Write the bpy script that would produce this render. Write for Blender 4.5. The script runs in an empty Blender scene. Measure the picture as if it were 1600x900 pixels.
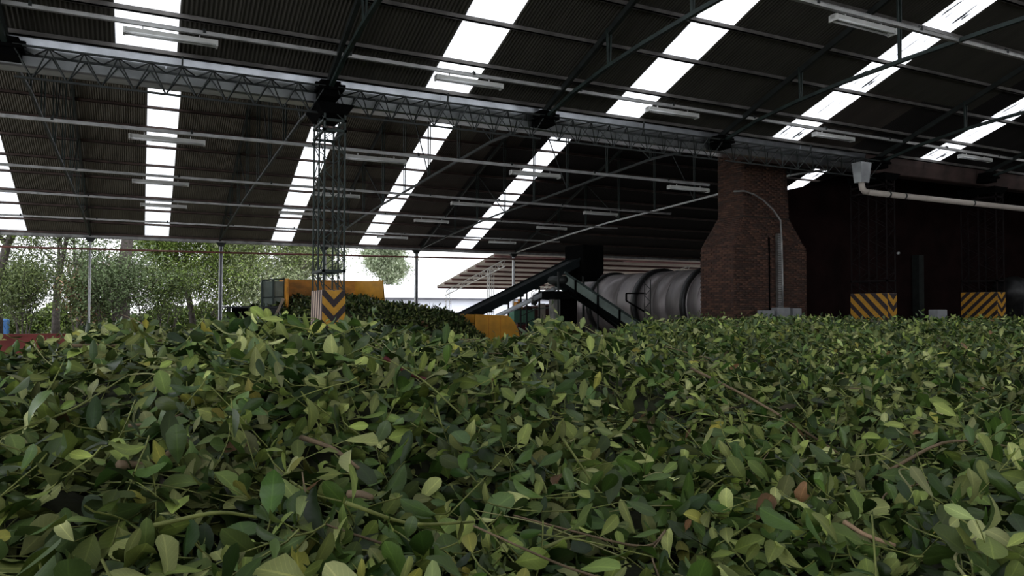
import bpy, math, random
import numpy as np
from mathutils import Vector, Matrix
random.seed(7); RNG = np.random.default_rng(11)
S = bpy.context.scene
COL = S.collection

# ------------------------------------------------------------------ camera, sky, exposure
cam_d = bpy.data.cameras.new('camera'); cam = bpy.data.objects.new('camera', cam_d); COL.objects.link(cam)
S.camera = cam
cam_d.sensor_width = 36.0; cam_d.lens = 1155.8 / 1600 * 36.0; cam_d.clip_start = 0.05; cam_d.clip_end = 600
CAM = Vector((0, 0, 2.1))
YAW, PITCH, ROLL = .4639, .026, .0025
fw = Vector((math.sin(YAW) * math.cos(PITCH), math.cos(YAW) * math.cos(PITCH), math.sin(PITCH)))
rt = Vector((math.cos(YAW), -math.sin(YAW), 0)); up = rt.cross(fw)
rt, up = rt * math.cos(ROLL) + up * math.sin(ROLL), -rt * math.sin(ROLL) + up * math.cos(ROLL)
M = Matrix((rt, up, -fw)).transposed().to_4x4(); M.translation = CAM
cam.matrix_world = M

W = bpy.data.worlds.new('overcast_sky'); S.world = W; W.use_nodes = True
nt = W.node_tree; nt.nodes.clear()
wo = nt.nodes.new('ShaderNodeOutputWorld'); bg = nt.nodes.new('ShaderNodeBackground')
tc = nt.nodes.new('ShaderNodeTexCoord'); nz = nt.nodes.new('ShaderNodeTexNoise'); nz.inputs['Scale'].default_value = 1.6
nz.inputs['Detail'].default_value = 3
cr = nt.nodes.new('ShaderNodeValToRGB')
cr.color_ramp.elements[0].position = .3; cr.color_ramp.elements[0].color = (.86, .90, .98, 1)
cr.color_ramp.elements[1].position = .7; cr.color_ramp.elements[1].color = (1, 1, 1, 1)
nt.links.new(tc.outputs['Generated'], nz.inputs['Vector']); nt.links.new(nz.outputs['Fac'], cr.inputs['Fac'])
nt.links.new(cr.outputs['Color'], bg.inputs['Color']); bg.inputs['Strength'].default_value = 2.05
nt.links.new(bg.outputs['Background'], wo.inputs['Surface'])

S.view_settings.view_transform = 'Standard'; S.view_settings.look = 'None'
S.view_settings.exposure = 0.28; S.view_settings.gamma = 1.0; S.view_settings.use_curve_mapping = False

# ------------------------------------------------------------------ materials
def mat(name, col, rough=.7, metal=0., var=.25, scale=6., bump=0., stretch=(1, 1, 1), col2=None, spec=.5):
    m = bpy.data.materials.new(name); m.use_nodes = True; t = m.node_tree
    b = t.nodes['Principled BSDF']; b.inputs['Roughness'].default_value = rough; b.inputs['Metallic'].default_value = metal
    b.inputs['Specular IOR Level'].default_value = spec
    g = t.nodes.new('ShaderNodeTexCoord'); mp = t.nodes.new('ShaderNodeMapping'); mp.inputs['Scale'].default_value = stretch
    n = t.nodes.new('ShaderNodeTexNoise'); n.inputs['Scale'].default_value = scale; n.inputs['Detail'].default_value = 5
    r = t.nodes.new('ShaderNodeValToRGB')
    c2 = col2 if col2 else tuple(max(0, c * (1 - var)) for c in col)
    c1 = tuple(min(1, c * (1 + var * .6)) for c in col) if not col2 else col
    r.color_ramp.elements[0].position = .35; r.color_ramp.elements[0].color = (*c2, 1)
    r.color_ramp.elements[1].position = .68; r.color_ramp.elements[1].color = (*c1, 1)
    t.links.new(g.outputs['Object'], mp.inputs['Vector']); t.links.new(mp.outputs['Vector'], n.inputs['Vector'])
    t.links.new(n.outputs['Fac'], r.inputs['Fac']); t.links.new(r.outputs['Color'], b.inputs['Base Color'])
    if bump:
        bp = t.nodes.new('ShaderNodeBump'); bp.inputs['Strength'].default_value = bump; bp.inputs['Distance'].default_value = .02
        t.links.new(n.outputs['Fac'], bp.inputs['Height']); t.links.new(bp.outputs['Normal'], b.inputs['Normal'])
    return m
MT = dict(
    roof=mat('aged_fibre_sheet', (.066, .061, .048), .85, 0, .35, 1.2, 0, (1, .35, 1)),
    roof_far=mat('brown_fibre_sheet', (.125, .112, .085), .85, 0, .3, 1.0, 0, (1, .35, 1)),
    lattice_dark=mat('shaded_lattice_steel', (.013, .010, .010), .9, 0, .3, 4, spec=.1),
    soot_shade_half=mat('smoke_and_shade_sheet', (.075, .06, .05), .9, 0, .35, 1.0, 0, (1, .35, 1)),
    soot_shade=mat('soot_and_shade_sheet', (.016, .013, .012), .9, 0, .4, 1.0, 0, (1, .35, 1)),
    galv=mat('galvanised_steel', (.42, .44, .46), .30, .95, .25, 2.5, .1, (1, 1, 1)),
    galv_dull=mat('dull_galvanised_steel', (.36, .36, .35), .5, .6, .35, 3),
    rust=mat('rusty_gutter_steel', (.085, .055, .048), .6, .4, .4, 2, .1),
    rail=mat('zinc_rail', (.50, .50, .49), .42, .6, .25, 4),
    purlin=mat('red_oxide_purlin', (.085, .055, .045), .6, .1, .4, 3),
    purlin_grey=mat('dull_grey_purlin', (.15, .14, .13), .55, .35, .4, 3),
    steel=mat('dark_painted_steel', (.022, .027, .025), .55, .3, .4, 4),
    green_steel=mat('dark_green_steel', (.020, .034, .029), .5, .2, .4, 4),
    lamp_body=mat('white_enamel', (.55, .55, .52), .45, 0, .12, 5),
    tube=mat('fluorescent_tube_glass', (.72, .73, .72), .2, 0, .05, 5),
    post=mat('white_painted_post', (.80, .81, .82), .6, 0, .2, 5, .2),
    post_side=mat('grey_post_web', (.20, .21, .24), .6, 0, .3, 5),
    red_pipe=mat('red_brown_pipe', (.16, .055, .04), .6, 0, .3, 4),
    concrete=mat('grey_concrete', (.30, .29, .27), .85, 0, .3, 5, .4),
    floor=mat('dusty_concrete_floor', (.20, .18, .15), .9, 0, .35, 2, .3),
    yard=mat('yard_bounce_concrete', (.42, .40, .37), .9, 0, .2, .6),
    ground=mat('grass_ground', (.075, .09, .035), .95, 0, .4, .5, .4, (1, 1, 1), (.05, .045, .025)),
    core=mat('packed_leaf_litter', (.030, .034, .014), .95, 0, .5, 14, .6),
    orange=mat('orange_paint', (.72, .29, .02), .5, 0, .3, 2.5, .1, (1, 1, 2)),
    yellow=mat('yellow_orange_paint', (.70, .33, .02), .5, 0, .22, 3, .1),
    sage=mat('grey_green_paint', (.19, .24, .21), .6, 0, .25, 3),
    dgreen=mat('dark_green_paint', (.022, .04, .034), .5, .1, .35, 4),
    mint=mat('green_cabinet_paint', (.13, .33, .22), .6, 0, .2, 3),
    belt=mat('black_belt_rubber', (.010, .014, .015), .75, 0, .35, 5, spec=.15),
    black=mat('sooty_black_steel', (.003, .003, .003), .95, 0, .3, 4, spec=.04),
    silver=mat('silver_pipe', (.72, .76, .80), .45, .2, .15, 4),
    drum=mat('dryer_shell_steel', (.33, .295, .29), .42, .35, .30, 1.6, .1, (1, 1.5, .35)),
    drum_band=mat('dryer_tyre_steel', (.05, .05, .05), .45, .6, .4, 4),
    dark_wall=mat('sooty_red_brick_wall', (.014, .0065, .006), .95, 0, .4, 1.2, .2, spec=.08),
    pvc=mat('cream_pvc', (.50, .44, .38), .5, 0, .12, 3),
    white_wall=mat('white_warehouse_wall', (.80, .84, .94), .8, 0, .06, .3),
    white_roof=mat('white_warehouse_roof', (.85, .87, .90), .6, 0, .05, .3),
    dark_trim=mat('grey_trim', (.12, .12, .14), .7, 0, .2, 1),
    lean=mat('weathered_roof_sheet', (.74, .67, .60), .85, 0, .2, 1.2, .1),
    lean_beam=mat('red_brown_beam', (.09, .035, .03), .7, 0, .3, 3),
    lattice=mat('pale_lattice_paint', (.50, .49, .46), .7, 0, .2, 4),
    red_wall=mat('red_painted_wall', (.26, .055, .045), .75, 0, .3, 1.5, .2),
    red_box=mat('dark_red_metal', (.16, .025, .03), .6, 0, .3, 3),
    wood=mat('weathered_plank', (.34, .27, .20), .8, 0, .3, 6, .2),
    tarp=mat('black_tarpaulin', (.03, .034, .036), .45, 0, .3, 3, .4),
    plastic=mat('clear_plastic_sheet', (.55, .60, .60), .3, 0, .2, 5),
    box_grey=mat('electrical_box_grey', (.30, .31, .32), .55, 0, .15, 4),
    bark=mat('tree_bark', (.13, .11, .10), .9, 0, .4, 8, .5),
    brick_pile=mat('stacked_bricks', (.40, .21, .15), .9, 0, .3, 5, .2),
    mortar=mat('dark_mortar', (.035, .026, .02), .95, 0, .3, 6),
    stick=mat('bare_stick_bark', (.24, .17, .10), .8, 0, .35, 18, .3),
    stick_in=mat('fresh_cut_wood', (.50, .33, .20), .8, 0, .2, 12),
    stem_pale=mat('pale_stem', (.34, .34, .14), .6, 0, .3, 20),
    stem=mat('green_stem', (.24, .27, .07), .6, 0, .3, 20),
    blue=mat('blue_plastic', (.05, .16, .40), .6, 0, .2, 3),
)
BR = [mat('kiln_brick_%s' % n, c, .9, 0, .3, 9, .3) for n, c in
      (('orange', (.125, .062, .040)), ('red', (.090, .044, .030)), ('brown', (.065, .036, .026)))]

def skylight_mat(name, dirt):
    m = bpy.data.materials.new(name); m.use_nodes = True; t = m.node_tree; t.nodes.clear()
    o = t.nodes.new('ShaderNodeOutputMaterial'); tr = t.nodes.new('ShaderNodeBsdfTransparent'); tl = t.nodes.new('ShaderNodeBsdfTranslucent')
    tr.inputs['Color'].default_value = (.95, .96, 1, 1); tl.inputs['Color'].default_value = (.9, .92, .95, 1)
    mx = t.nodes.new('ShaderNodeMixShader'); mx.inputs['Fac'].default_value = .75
    t.links.new(tr.outputs[0], mx.inputs[1]); t.links.new(tl.outputs[0], mx.inputs[2])
    if dirt:
        df = t.nodes.new('ShaderNodeBsdfDiffuse'); df.inputs['Color'].default_value = (.12, .13, .15, 1)
        g = t.nodes.new('ShaderNodeTexCoord'); mp = t.nodes.new('ShaderNodeMapping'); mp.inputs['Scale'].default_value = (9, 1.3, 1)
        n = t.nodes.new('ShaderNodeTexNoise'); n.inputs['Scale'].default_value = 1.4; n.inputs['Detail'].default_value = 4
        r = t.nodes.new('ShaderNodeValToRGB'); r.color_ramp.elements[0].position = .60; r.color_ramp.elements[1].position = .63
        r.color_ramp.elements[0].color = (0, 0, 0, 1); r.color_ramp.elements[1].color = (1, 1, 1, 1)
        m2 = t.nodes.new('ShaderNodeMixShader')
        t.links.new(g.outputs['Object'], mp.inputs['Vector']); t.links.new(mp.outputs['Vector'], n.inputs['Vector'])
        t.links.new(n.outputs['Fac'], r.inputs['Fac']); t.links.new(r.outputs['Color'], m2.inputs['Fac'])
        t.links.new(mx.outputs[0], m2.inputs[1]); t.links.new(df.outputs[0], m2.inputs[2]); t.links.new(m2.outputs[0], o.inputs[0])
    else:
        t.links.new(mx.outputs[0], o.inputs[0])
    return m
MT['sky_clean'] = skylight_mat('translucent_roof_sheet', False); MT['sky_dirty'] = skylight_mat('streaked_translucent_sheet', True)

def leaf_mat(name, gloss=.38):
    m = bpy.data.materials.new(name); m.use_nodes = True; t = m.node_tree; b = t.nodes['Principled BSDF']
    a = t.nodes.new('ShaderNodeAttribute'); a.attribute_name = 'tint'
    g = t.nodes.new('ShaderNodeNewGeometry')
    # a leaf has a darker glossy face and a paler matt underside
    hs = t.nodes.new('ShaderNodeMix'); hs.data_type = 'RGBA'; hs.blend_type = 'MIX'
    k = t.nodes.new('ShaderNodeMix'); k.data_type = 'RGBA'; k.blend_type = 'MULTIPLY'; k.inputs['Factor'].default_value = 1
    k.inputs['B'].default_value = (.26, .38, .30, 1)
    t.links.new(a.outputs['Color'], k.inputs['A'])
    t.links.new(g.outputs['Backfacing'], hs.inputs['Factor'])
    t.links.new(a.outputs['Color'], hs.inputs['A']); t.links.new(k.outputs['Result'], hs.inputs['B'])
    t.links.new(hs.outputs['Result'], b.inputs['Base Color'])
    mr = t.nodes.new('ShaderNodeMapRange'); mr.inputs['To Min'].default_value = .6; mr.inputs['To Max'].default_value = gloss
    t.links.new(g.outputs['Backfacing'], mr.inputs['Value']); t.links.new(mr.outputs['Result'], b.inputs['Roughness'])
    b.inputs['Specular IOR Level'].default_value = .4
    # midrib and side veins from the blade coordinates (along, across)
    va = t.nodes.new('ShaderNodeAttribute'); va.attribute_name = 'blade'; sp = t.nodes.new('ShaderNodeSeparateXYZ'); t.links.new(va.outputs['Vector'], sp.inputs[0])
    def mth(op, x, y=None):
        n = t.nodes.new('ShaderNodeMath'); n.operation = op
        for i, v in enumerate((x, y)):
            if v is None: continue
            if isinstance(v, (int, float)): n.inputs[i].default_value = v
            else: t.links.new(v, n.inputs[i])
        return n.outputs[0]
    ab = mth('ABSOLUTE', sp.outputs['Y']); ph = mth('SUBTRACT', mth('MULTIPLY', sp.outputs['X'], 8.), mth('MULTIPLY', ab, 2.4))
    w = mth('ABSOLUTE', mth('SUBTRACT', mth('FRACT', ph), .5)); side_v = mth('LESS_THAN', w, .07)
    mid_v = mth('LESS_THAN', ab, .07); vein = mth('MAXIMUM', mth('MULTIPLY', side_v, .5), mid_v)
    has = mth('GREATER_THAN', sp.outputs['Z'], .5); vein = mth('MULTIPLY', vein, has)
    vm = t.nodes.new('ShaderNodeMix'); vm.data_type = 'RGBA'; vm.blend_type = 'MULTIPLY'; vm.inputs['B'].default_value = (1.35, 1.28, 1.3, 1)
    t.links.new(vein, vm.inputs['Factor']); t.links.new(hs.outputs['Result'], vm.inputs['A']); t.links.new(vm.outputs['Result'], b.inputs['Base Color'])
    nz2 = t.nodes.new('ShaderNodeTexNoise'); nz2.inputs['Scale'].default_value = 60; nz2.inputs['Detail'].default_value = 2
    bp = t.nodes.new('ShaderNodeBump'); bp.inputs['Strength'].default_value = .35; bp.inputs['Distance'].default_value = .004
    hsum = mth('ADD', mth('MULTIPLY', vein, -.6), nz2.outputs['Fac']); t.links.new(hsum, bp.inputs['Height']); t.links.new(bp.outputs['Normal'], b.inputs['Normal'])
    return m
MT['leaf'] = leaf_mat('cut_leaf'); 
def foliage_mat(name, c1, c2):
    m = bpy.data.materials.new(name); m.use_nodes = True; t = m.node_tree; b = t.nodes['Principled BSDF']
    a = t.nodes.new('ShaderNodeAttribute'); a.attribute_name = 'tint'
    t.links.new(a.outputs['Color'], b.inputs['Base Color']); b.inputs['Roughness'].default_value = .6
    b.inputs['Specular IOR Level'].default_value = .3
    return m
MT['foliage'] = foliage_mat('tree_foliage', None, None)

# ------------------------------------------------------------------ helpers
def mesh_np(name, V, Fq, mats, tint=None, lc=None, smooth=False, midx=None):
    """V (n,3) float; Fq list of (m,k) int arrays"""
    me = bpy.data.meshes.new(name); V = np.asarray(V, np.float32)
    me.vertices.add(len(V)); me.vertices.foreach_set('co', V.ravel())
    nl = sum(f.size for f in Fq); me.loops.add(nl)
    me.loops.foreach_set('vertex_index', np.concatenate([f.ravel() for f in Fq]).astype(np.int32))
    npol = sum(len(f) for f in Fq); me.polygons.add(npol)
    tot = np.concatenate([np.full(len(f), f.shape[1], np.int32) for f in Fq])
    st = np.concatenate([[0], np.cumsum(tot)[:-1]]).astype(np.int32)
    me.polygons.foreach_set('loop_start', st)
    try: me.polygons.foreach_set('loop_total', tot)
    except Exception: pass
    if smooth: me.polygons.foreach_set('use_smooth', np.ones(npol, bool))
    if midx is not None: me.polygons.foreach_set('material_index', np.asarray(midx, np.int32))
    if tint is not None:
        a = me.color_attributes.new('tint', 'FLOAT_COLOR', 'POINT')
        a.data.foreach_set('color', np.asarray(tint, np.float32).ravel())
    if lc is not None:
        a = me.attributes.new('blade', 'FLOAT_VECTOR', 'POINT'); a.data.foreach_set('vector', np.asarray(lc, np.float32).ravel())
    for m in (mats if isinstance(mats, (list, tuple)) else [mats]): me.materials.append(m)
    me.update(calc_edges=True); me.validate()
    return me

def link(name, me, parent=None, loc=None):
    o = bpy.data.objects.new(name, me); COL.objects.link(o)
    if parent is not None: o.parent = parent
    if loc is not None: o.location = loc
    return o
def tag(o, label=None, cat=None, group=None, kind=None):
    if label: o['label'] = label
    if cat: o['category'] = cat
    if group: o['group'] = group
    if kind: o['kind'] = kind
    return o
def thing(name, label, cat, loc=(0, 0, 0), rz=0, group=None):
    o = bpy.data.objects.new(name, None); COL.objects.link(o); o.location = loc; o.rotation_euler = (0, 0, rz)
    o.empty_display_size = .2
    return tag(o, label, cat, group)

class MB:
    """collects boxes, bars and tubes in world or local coordinates and links them as one mesh"""
    def __init__(s): s.v = []; s.f = []
    def add(s, v, f):
        n = len(s.v); s.v += [tuple(p) for p in v]; s.f += [tuple(i + n for i in q) for q in f]; return s
    def box(s, a, b):
        x0, y0, z0 = a; x1, y1, z1 = b
        return s.add([(x0, y0, z0), (x1, y0, z0), (x1, y1, z0), (x0, y1, z0), (x0, y0, z1), (x1, y0, z1), (x1, y1, z1), (x0, y1, z1)],
                     [(0, 3, 2, 1), (4, 5, 6, 7), (0, 1, 5, 4), (1, 2, 6, 5), (2, 3, 7, 6), (3, 0, 4, 7)])
    def hexa(s, bot, top):
        return s.add(list(bot) + list(top), [(0, 3, 2, 1), (4, 5, 6, 7), (0, 1, 5, 4), (1, 2, 6, 5), (2, 3, 7, 6), (3, 0, 4, 7)])
    def bar(s, a, b, w=.03, h=None, upv=(0, 0, 1)):
        h = h or w; a = Vector(a); b = Vector(b); d = (b - a).normalized(); u = Vector(upv)
        if abs(d.dot(u)) > .97: u = Vector((0, 1, 0))
        r = d.cross(u).normalized(); u = r.cross(d)
        o = [(-w / 2, -h / 2), (w / 2, -h / 2), (w / 2, h / 2), (-w / 2, h / 2)]
        return s.hexa([a + r * x + u * y for x, y in o], [b + r * x + u * y for x, y in o])
    def tube(s, pts, r, n=8, caps=True):
        pts = [Vector(p) for p in pts]; R = r if isinstance(r, (list, tuple)) else [r] * len(pts)
        vs = []; fs = []; ref = Vector((0, 0, 1))
        for i, p in enumerate(pts):
            d = (pts[min(i + 1, len(pts) - 1)] - pts[max(i - 1, 0)]).normalized()
            if abs(d.dot(ref)) > .95: ref = Vector((0, 1, 0)) if abs(d.y) < .9 else Vector((1, 0, 0))
            a = d.cross(ref).normalized(); b = a.cross(d)
            for k in range(n):
                t = 2 * math.pi * k / n; vs.append(p + (a * math.cos(t) + b * math.sin(t)) * R[i])
        for i in range(len(pts) - 1):
            for k in range(n):
                fs.append((i * n + k, i * n + (k + 1) % n, (i + 1) * n + (k + 1) % n, (i + 1) * n + k))
        if caps:
            fs.append(tuple(range(n))[::-1]); fs.append(tuple((len(pts) - 1) * n + k for k in range(n)))
        return s.add(vs, fs)
    def build(s, name, m, parent=None, smooth=False, bevel=0, org=None):
        me = bpy.data.meshes.new(name)
        vs = s.v if org is None else [(x - org[0], y - org[1], z - org[2]) for x, y, z in s.v]
        me.from_pydata(vs, [], s.f); me.materials.append(m)
        if smooth: me.polygons.foreach_set('use_smooth', [True] * len(me.polygons))
        me.update(); o = link(name, me, parent, org)
        if bevel:
            b = o.modifiers.new('bevel', 'BEVEL'); b.width = bevel; b.segments = 2; b.limit_method = 'ANGLE'
        if smooth:
            pass
        return o

# ------------------------------------------------------------------ setting: ground, floor, walls
GUT_Y, GUT_Z = 15.0, 6.78
SN, SF = .362, .373                    # fall of the two roof slopes
EAVE_Y, EAVE_Z = 38.06, 5.35
RID_N = (3.2, GUT_Z + SN * (15 - 3.2)); RID_F = (24.8, EAVE_Z + SF * (EAVE_Y - 24.8))
X0, X1 = -16.0, 37.0  # left roof end carried on out of view to cut side light
tag(MB().box((-160, 39, -.2), (200, 260, -.02)).build('ground', MT['ground']), kind='structure')
tag(MB().box((12, 39, -.02), (90, 82, .0)).build('yard', MT['yard']), kind='structure')  # pale slab added to bounce light up under the lean-to
tag(MB().box((-18, -32, -.2), (45, 39, 0)).build('floor', MT['floor']), kind='structure')
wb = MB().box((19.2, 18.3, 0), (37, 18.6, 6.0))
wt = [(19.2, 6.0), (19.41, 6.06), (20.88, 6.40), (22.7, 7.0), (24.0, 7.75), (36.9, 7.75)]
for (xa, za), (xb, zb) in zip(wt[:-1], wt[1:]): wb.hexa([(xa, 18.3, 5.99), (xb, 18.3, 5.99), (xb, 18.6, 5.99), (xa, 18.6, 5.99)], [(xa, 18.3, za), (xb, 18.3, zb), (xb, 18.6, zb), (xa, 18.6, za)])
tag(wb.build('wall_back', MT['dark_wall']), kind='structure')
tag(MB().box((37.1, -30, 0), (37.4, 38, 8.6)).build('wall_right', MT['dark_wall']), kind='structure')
# red painted low wall at the left edge
tag(MB().box((-9, 22, 0), (-1.55, 22.2, 1.34)).box((-9.02, 21.97, 1.34), (-1.52, 22.23, 1.40)).build('low_wall', MT['red_wall']),
    'red painted low wall beyond the pile at the left edge, below the trees', 'wall')

# ------------------------------------------------------------------ roof: corrugated sheets
def corrugated(width, pitch=.0765, amp=.011, seg=6):
    n = int(round(width / pitch)) * seg; xs = np.linspace(0, width, n + 1)
    z = amp * np.cos(xs / pitch * 2 * math.pi)
    V = []
    for y in (0., 1.):
        V.append(np.stack([xs, np.full_like(xs, y), z], 1))
    V = np.concatenate(V); i = np.arange(n); k = n + 1
    Fq = np.stack([i, i + 1, i + 1 + k, i + k], 1)
    return V, Fq
V, Fq = corrugated(1.0)
SH = {k: mesh_np('roof_sheet', V, [Fq], MT[m], smooth=True) for k, m in (('near', 'roof'), ('far', 'roof_far'), ('clean', 'sky_clean'), ('dirty', 'sky_dirty'), ('half', 'soot_shade_half'), ('soot_shade', 'soot_shade'))}

def place_sheet(o, org, w, yv):
    X = Vector((w, 0, 0)); Y = Vector(yv); Z = X.cross(Y).normalized()
    o.matrix_local = Matrix((X, Y, Z)).transposed().to_4x4(); o.matrix_local = Matrix.Translation(org) @ Matrix((X, Y, Z)).transposed().to_4x4()
def roof_plane(parent, key, strips, y_hi, z_hi, slope, rows, sgn, dirty_from=15):
    """rows: list of distances along Y from the top edge; sgn +1: falls towards +Y"""
    st = sorted(strips); edges = []
    x = X0
    for a in st + [None]:
        b = X1 if a is None else a
        n = max(1, int(round((b - x) / 1.0))) if b - x > .15 else 0
        for i in range(n): edges.append((x + (b - x) * i / n, x + (b - x) * (i + 1) / n, False))
        if a is not None: edges.append((a, a + 1.03, True)); x = a + 1.03
    for j in range(len(rows) - 1):
        a, b = rows[j], rows[j + 1]
        ya, yb = y_hi + sgn * a, y_hi + sgn * (b + .12); za, zb = z_hi - slope * a, z_hi - slope * (b + .12)
        for (xa, xb, sky) in edges:
            if sky and not (key == 'far' and xa > 30 and j > 1): me = SH['dirty'] if xa > dirty_from else SH['clean']
            else:   # shade towards the right put into the sheet colour, along with smoke stain
                me = SH[key]; xm = (xa + xb) / 2 + random.uniform(-.9, .9)
                if key == 'far': me = SH['soot_shade'] if xm > 14.2 - .5 * j else SH['half'] if xm > 11.0 - .4 * j else me
                elif (j == 4 and xm > 16.8) or (j == 3 and xm > 20): me = SH['soot_shade'] if xm > 18.6 else SH['half']
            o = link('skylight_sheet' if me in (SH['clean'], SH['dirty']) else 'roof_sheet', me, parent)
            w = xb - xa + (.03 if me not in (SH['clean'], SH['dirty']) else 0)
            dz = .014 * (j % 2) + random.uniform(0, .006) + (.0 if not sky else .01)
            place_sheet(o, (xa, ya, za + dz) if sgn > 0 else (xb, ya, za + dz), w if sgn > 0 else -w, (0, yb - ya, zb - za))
    return edges
# near bay: the slope that falls from the ridge at y 3.2 to the valley gutter; hidden rear slope as a plain sheet
def slab(mb, x0, x1, ya, za, yb, zb, t=.03):
    mb.hexa([(x0, ya, za), (x1, ya, za), (x1, yb, zb), (x0, yb, zb)], [(x0, ya, za + t), (x1, ya, za + t), (x1, yb, zb + t), (x0, yb, zb + t)])
NS = [-11.9, -6.2, -.51, 5.36, 9.98, 15.46, 21.75, 27.4]
FS = [-11.2, -5.53, .05, 5.66, 10.06, 15.49, 31.3]
cn = MB(); slab(cn, X0, X1, -30, GUT_Z, -19.5, RID_N[1]); slab(cn, X0, X1, -19.5, RID_N[1], -8.7, GUT_Z)  # unseen roof bay behind the camera, added to keep sky light out
xs_ = [X0] + sum([[a, a + 1.03] for a in NS], []) + [X1]
for i in range(0, len(xs_), 2): slab(cn, xs_[i], xs_[i + 1], -8.6, GUT_Z, 3.2, RID_N[1])
c1 = tag(cn.build('ceiling', MT['roof']), kind='structure')
cf = MB(); slab(cf, X0, X1, 15.6, 6.75, RID_F[0], RID_F[1])
c2 = tag(cf.build('ceiling', MT['roof_far']), kind='structure')
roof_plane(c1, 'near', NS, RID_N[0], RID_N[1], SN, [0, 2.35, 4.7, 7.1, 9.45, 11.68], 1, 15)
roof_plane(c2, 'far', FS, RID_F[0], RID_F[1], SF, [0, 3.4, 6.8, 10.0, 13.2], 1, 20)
def purl(parent, y, zp, m, w=.06, h=.10, x0=X0, x1=X1 - .05):
    MB().box((x0, y - w / 2, zp - h - .02), (x1, y + w / 2, zp - .02)).box((x0, y - w / 2, zp - h - .02), (x1, y + w / 2 + .03, zp - h - .008)).build('purlin', m, parent)
for y in (14.9, 13.9, 12.72, 11.62, 10.5, 9.35, 8.2, 7.05, 5.9, 4.7, 3.5):
    purl(c1, y, GUT_Z + SN * (15 - y), MT['purlin_grey'], .045, .085)
for y in (25.9, 27.1, 28.22, 29.4, 30.6, 31.9, 33.05, 34.4, 35.5, 36.8, 37.95):
    purl(c2, y, EAVE_Z + SF * (EAVE_Y - y), MT['purlin'], .07, .09)
# dark valley side and the fascia of the far eave
eb = MB().box((X0, 37.98, 5.17), (X1, 38.05, 5.33)).box((X0, 38.05, 5.15), (X1, 38.25, 5.18)).box((X0, 38.22, 5.15), (X1, 38.25, 5.34))
tag(eb.build('trim_1', MT['galv_dull']), kind='structure')

# ------------------------------------------------------------------ valley gutter (sections joined end to end)
gt = thing('valley_gutter', 'long silver box gutter in the valley between the two roofs', 'gutter', (0, GUT_Y, 6.25))
prof = [(15.00, 6.74), (15.03, 6.55), (15.12, 6.27), (15.16, 6.24), (15.50, 6.24), (15.60, 6.5), (15.62, 6.74)]
x = X0; i = 0
while x < X1 - .1:
    xe = min(x + 2.72, X1 - .04); g = MB()
    for (y0, z0), (y1, z1) in zip(prof[:-1], prof[1:]):
        off = .004 * (i % 2)
        g.hexa([(x, y0, z0 - off), (xe + .03, y0, z0 - off), (xe + .03, y1, z1 - off), (x, y1, z1 - off)],
               [(x, y0 + .004, z0 + .006), (xe + .03, y0 + .004, z0 + .006), (xe + .03, y1 + .004, z1 + .006), (x, y1 + .004, z1 + .006)])
    g.bar((x + .02, 14.995, 6.72), (x + .02, 15.03, 6.5), .03, .012)
    g.v = [(a, b - GUT_Y, c - 6.25) for a, b, c in g.v]
    g.build('gutter_section', MT['galv'] if x < 18.4 else MT['rust'], gt); x += 2.72; i += 1
MB().box((X0, -.03, .47), (18.9, .0, .52)).build('gutter_lip', MT['steel'], gt)

# ------------------------------------------------------------------ lattice girders below the gutter, one per bay
FX = [-7.4, -2.1, 3.3, 8.25, 13.55, 19.7, 25.1]
def zig(mb, p0, p1, q0, q1, n, w=.018):
    p0, p1, q0, q1 = map(Vector, (p0, p1, q0, q1))
    for i in range(n):
        a = p0.lerp(p1, i / n); b = q0.lerp(q1, (i + .5) / n); c = p0.lerp(p1, (i + 1) / n)
        mb.bar(a, b, w); mb.bar(b, c, w)
gl = ['left of the leftmost roof frame', 'in front of the leftmost skylight strip', 'just right of the chevron-pier column',
      'second bay right of the chevron-pier column', 'third bay, ending at the downspout', 'above the cream pipe at the right']
for i in range(6):
    a, b = FX[i] + .12, FX[i + 1] - .12
    if i == 5: break
    t = thing('lattice_girder', 'dark lattice girder under the silver gutter, ' + gl[i], 'girder', (a, 14.6, 6.45), 0, 'lattice girders under the valley gutter')
    L = b - a
    for (y, z) in ((0, 0), (.45, -.02), (.22, -.48)): MB().bar((0, y, z), (L, y, z), .035).build('chord', MT['steel'], t)
    w = MB(); n = 10
    zig(w, (0, 0, 0), (L, 0, 0), (0, .45, -.02), (L, .45, -.02), n); zig(w, (0, 0, 0), (L, 0, 0), (0, .22, -.48), (L, .22, -.48), n)
    zig(w, (0, .45, -.02), (L, .45, -.02), (0, .22, -.48), (L, .22, -.48), n)
    tag(w.build('lattice_web', MT['steel'], t), kind='stuff')
    MB().bar((L * .5, 0, .2), (L * .5, .05, -.02), .03).build('hanger', MT['steel'], t)

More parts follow.
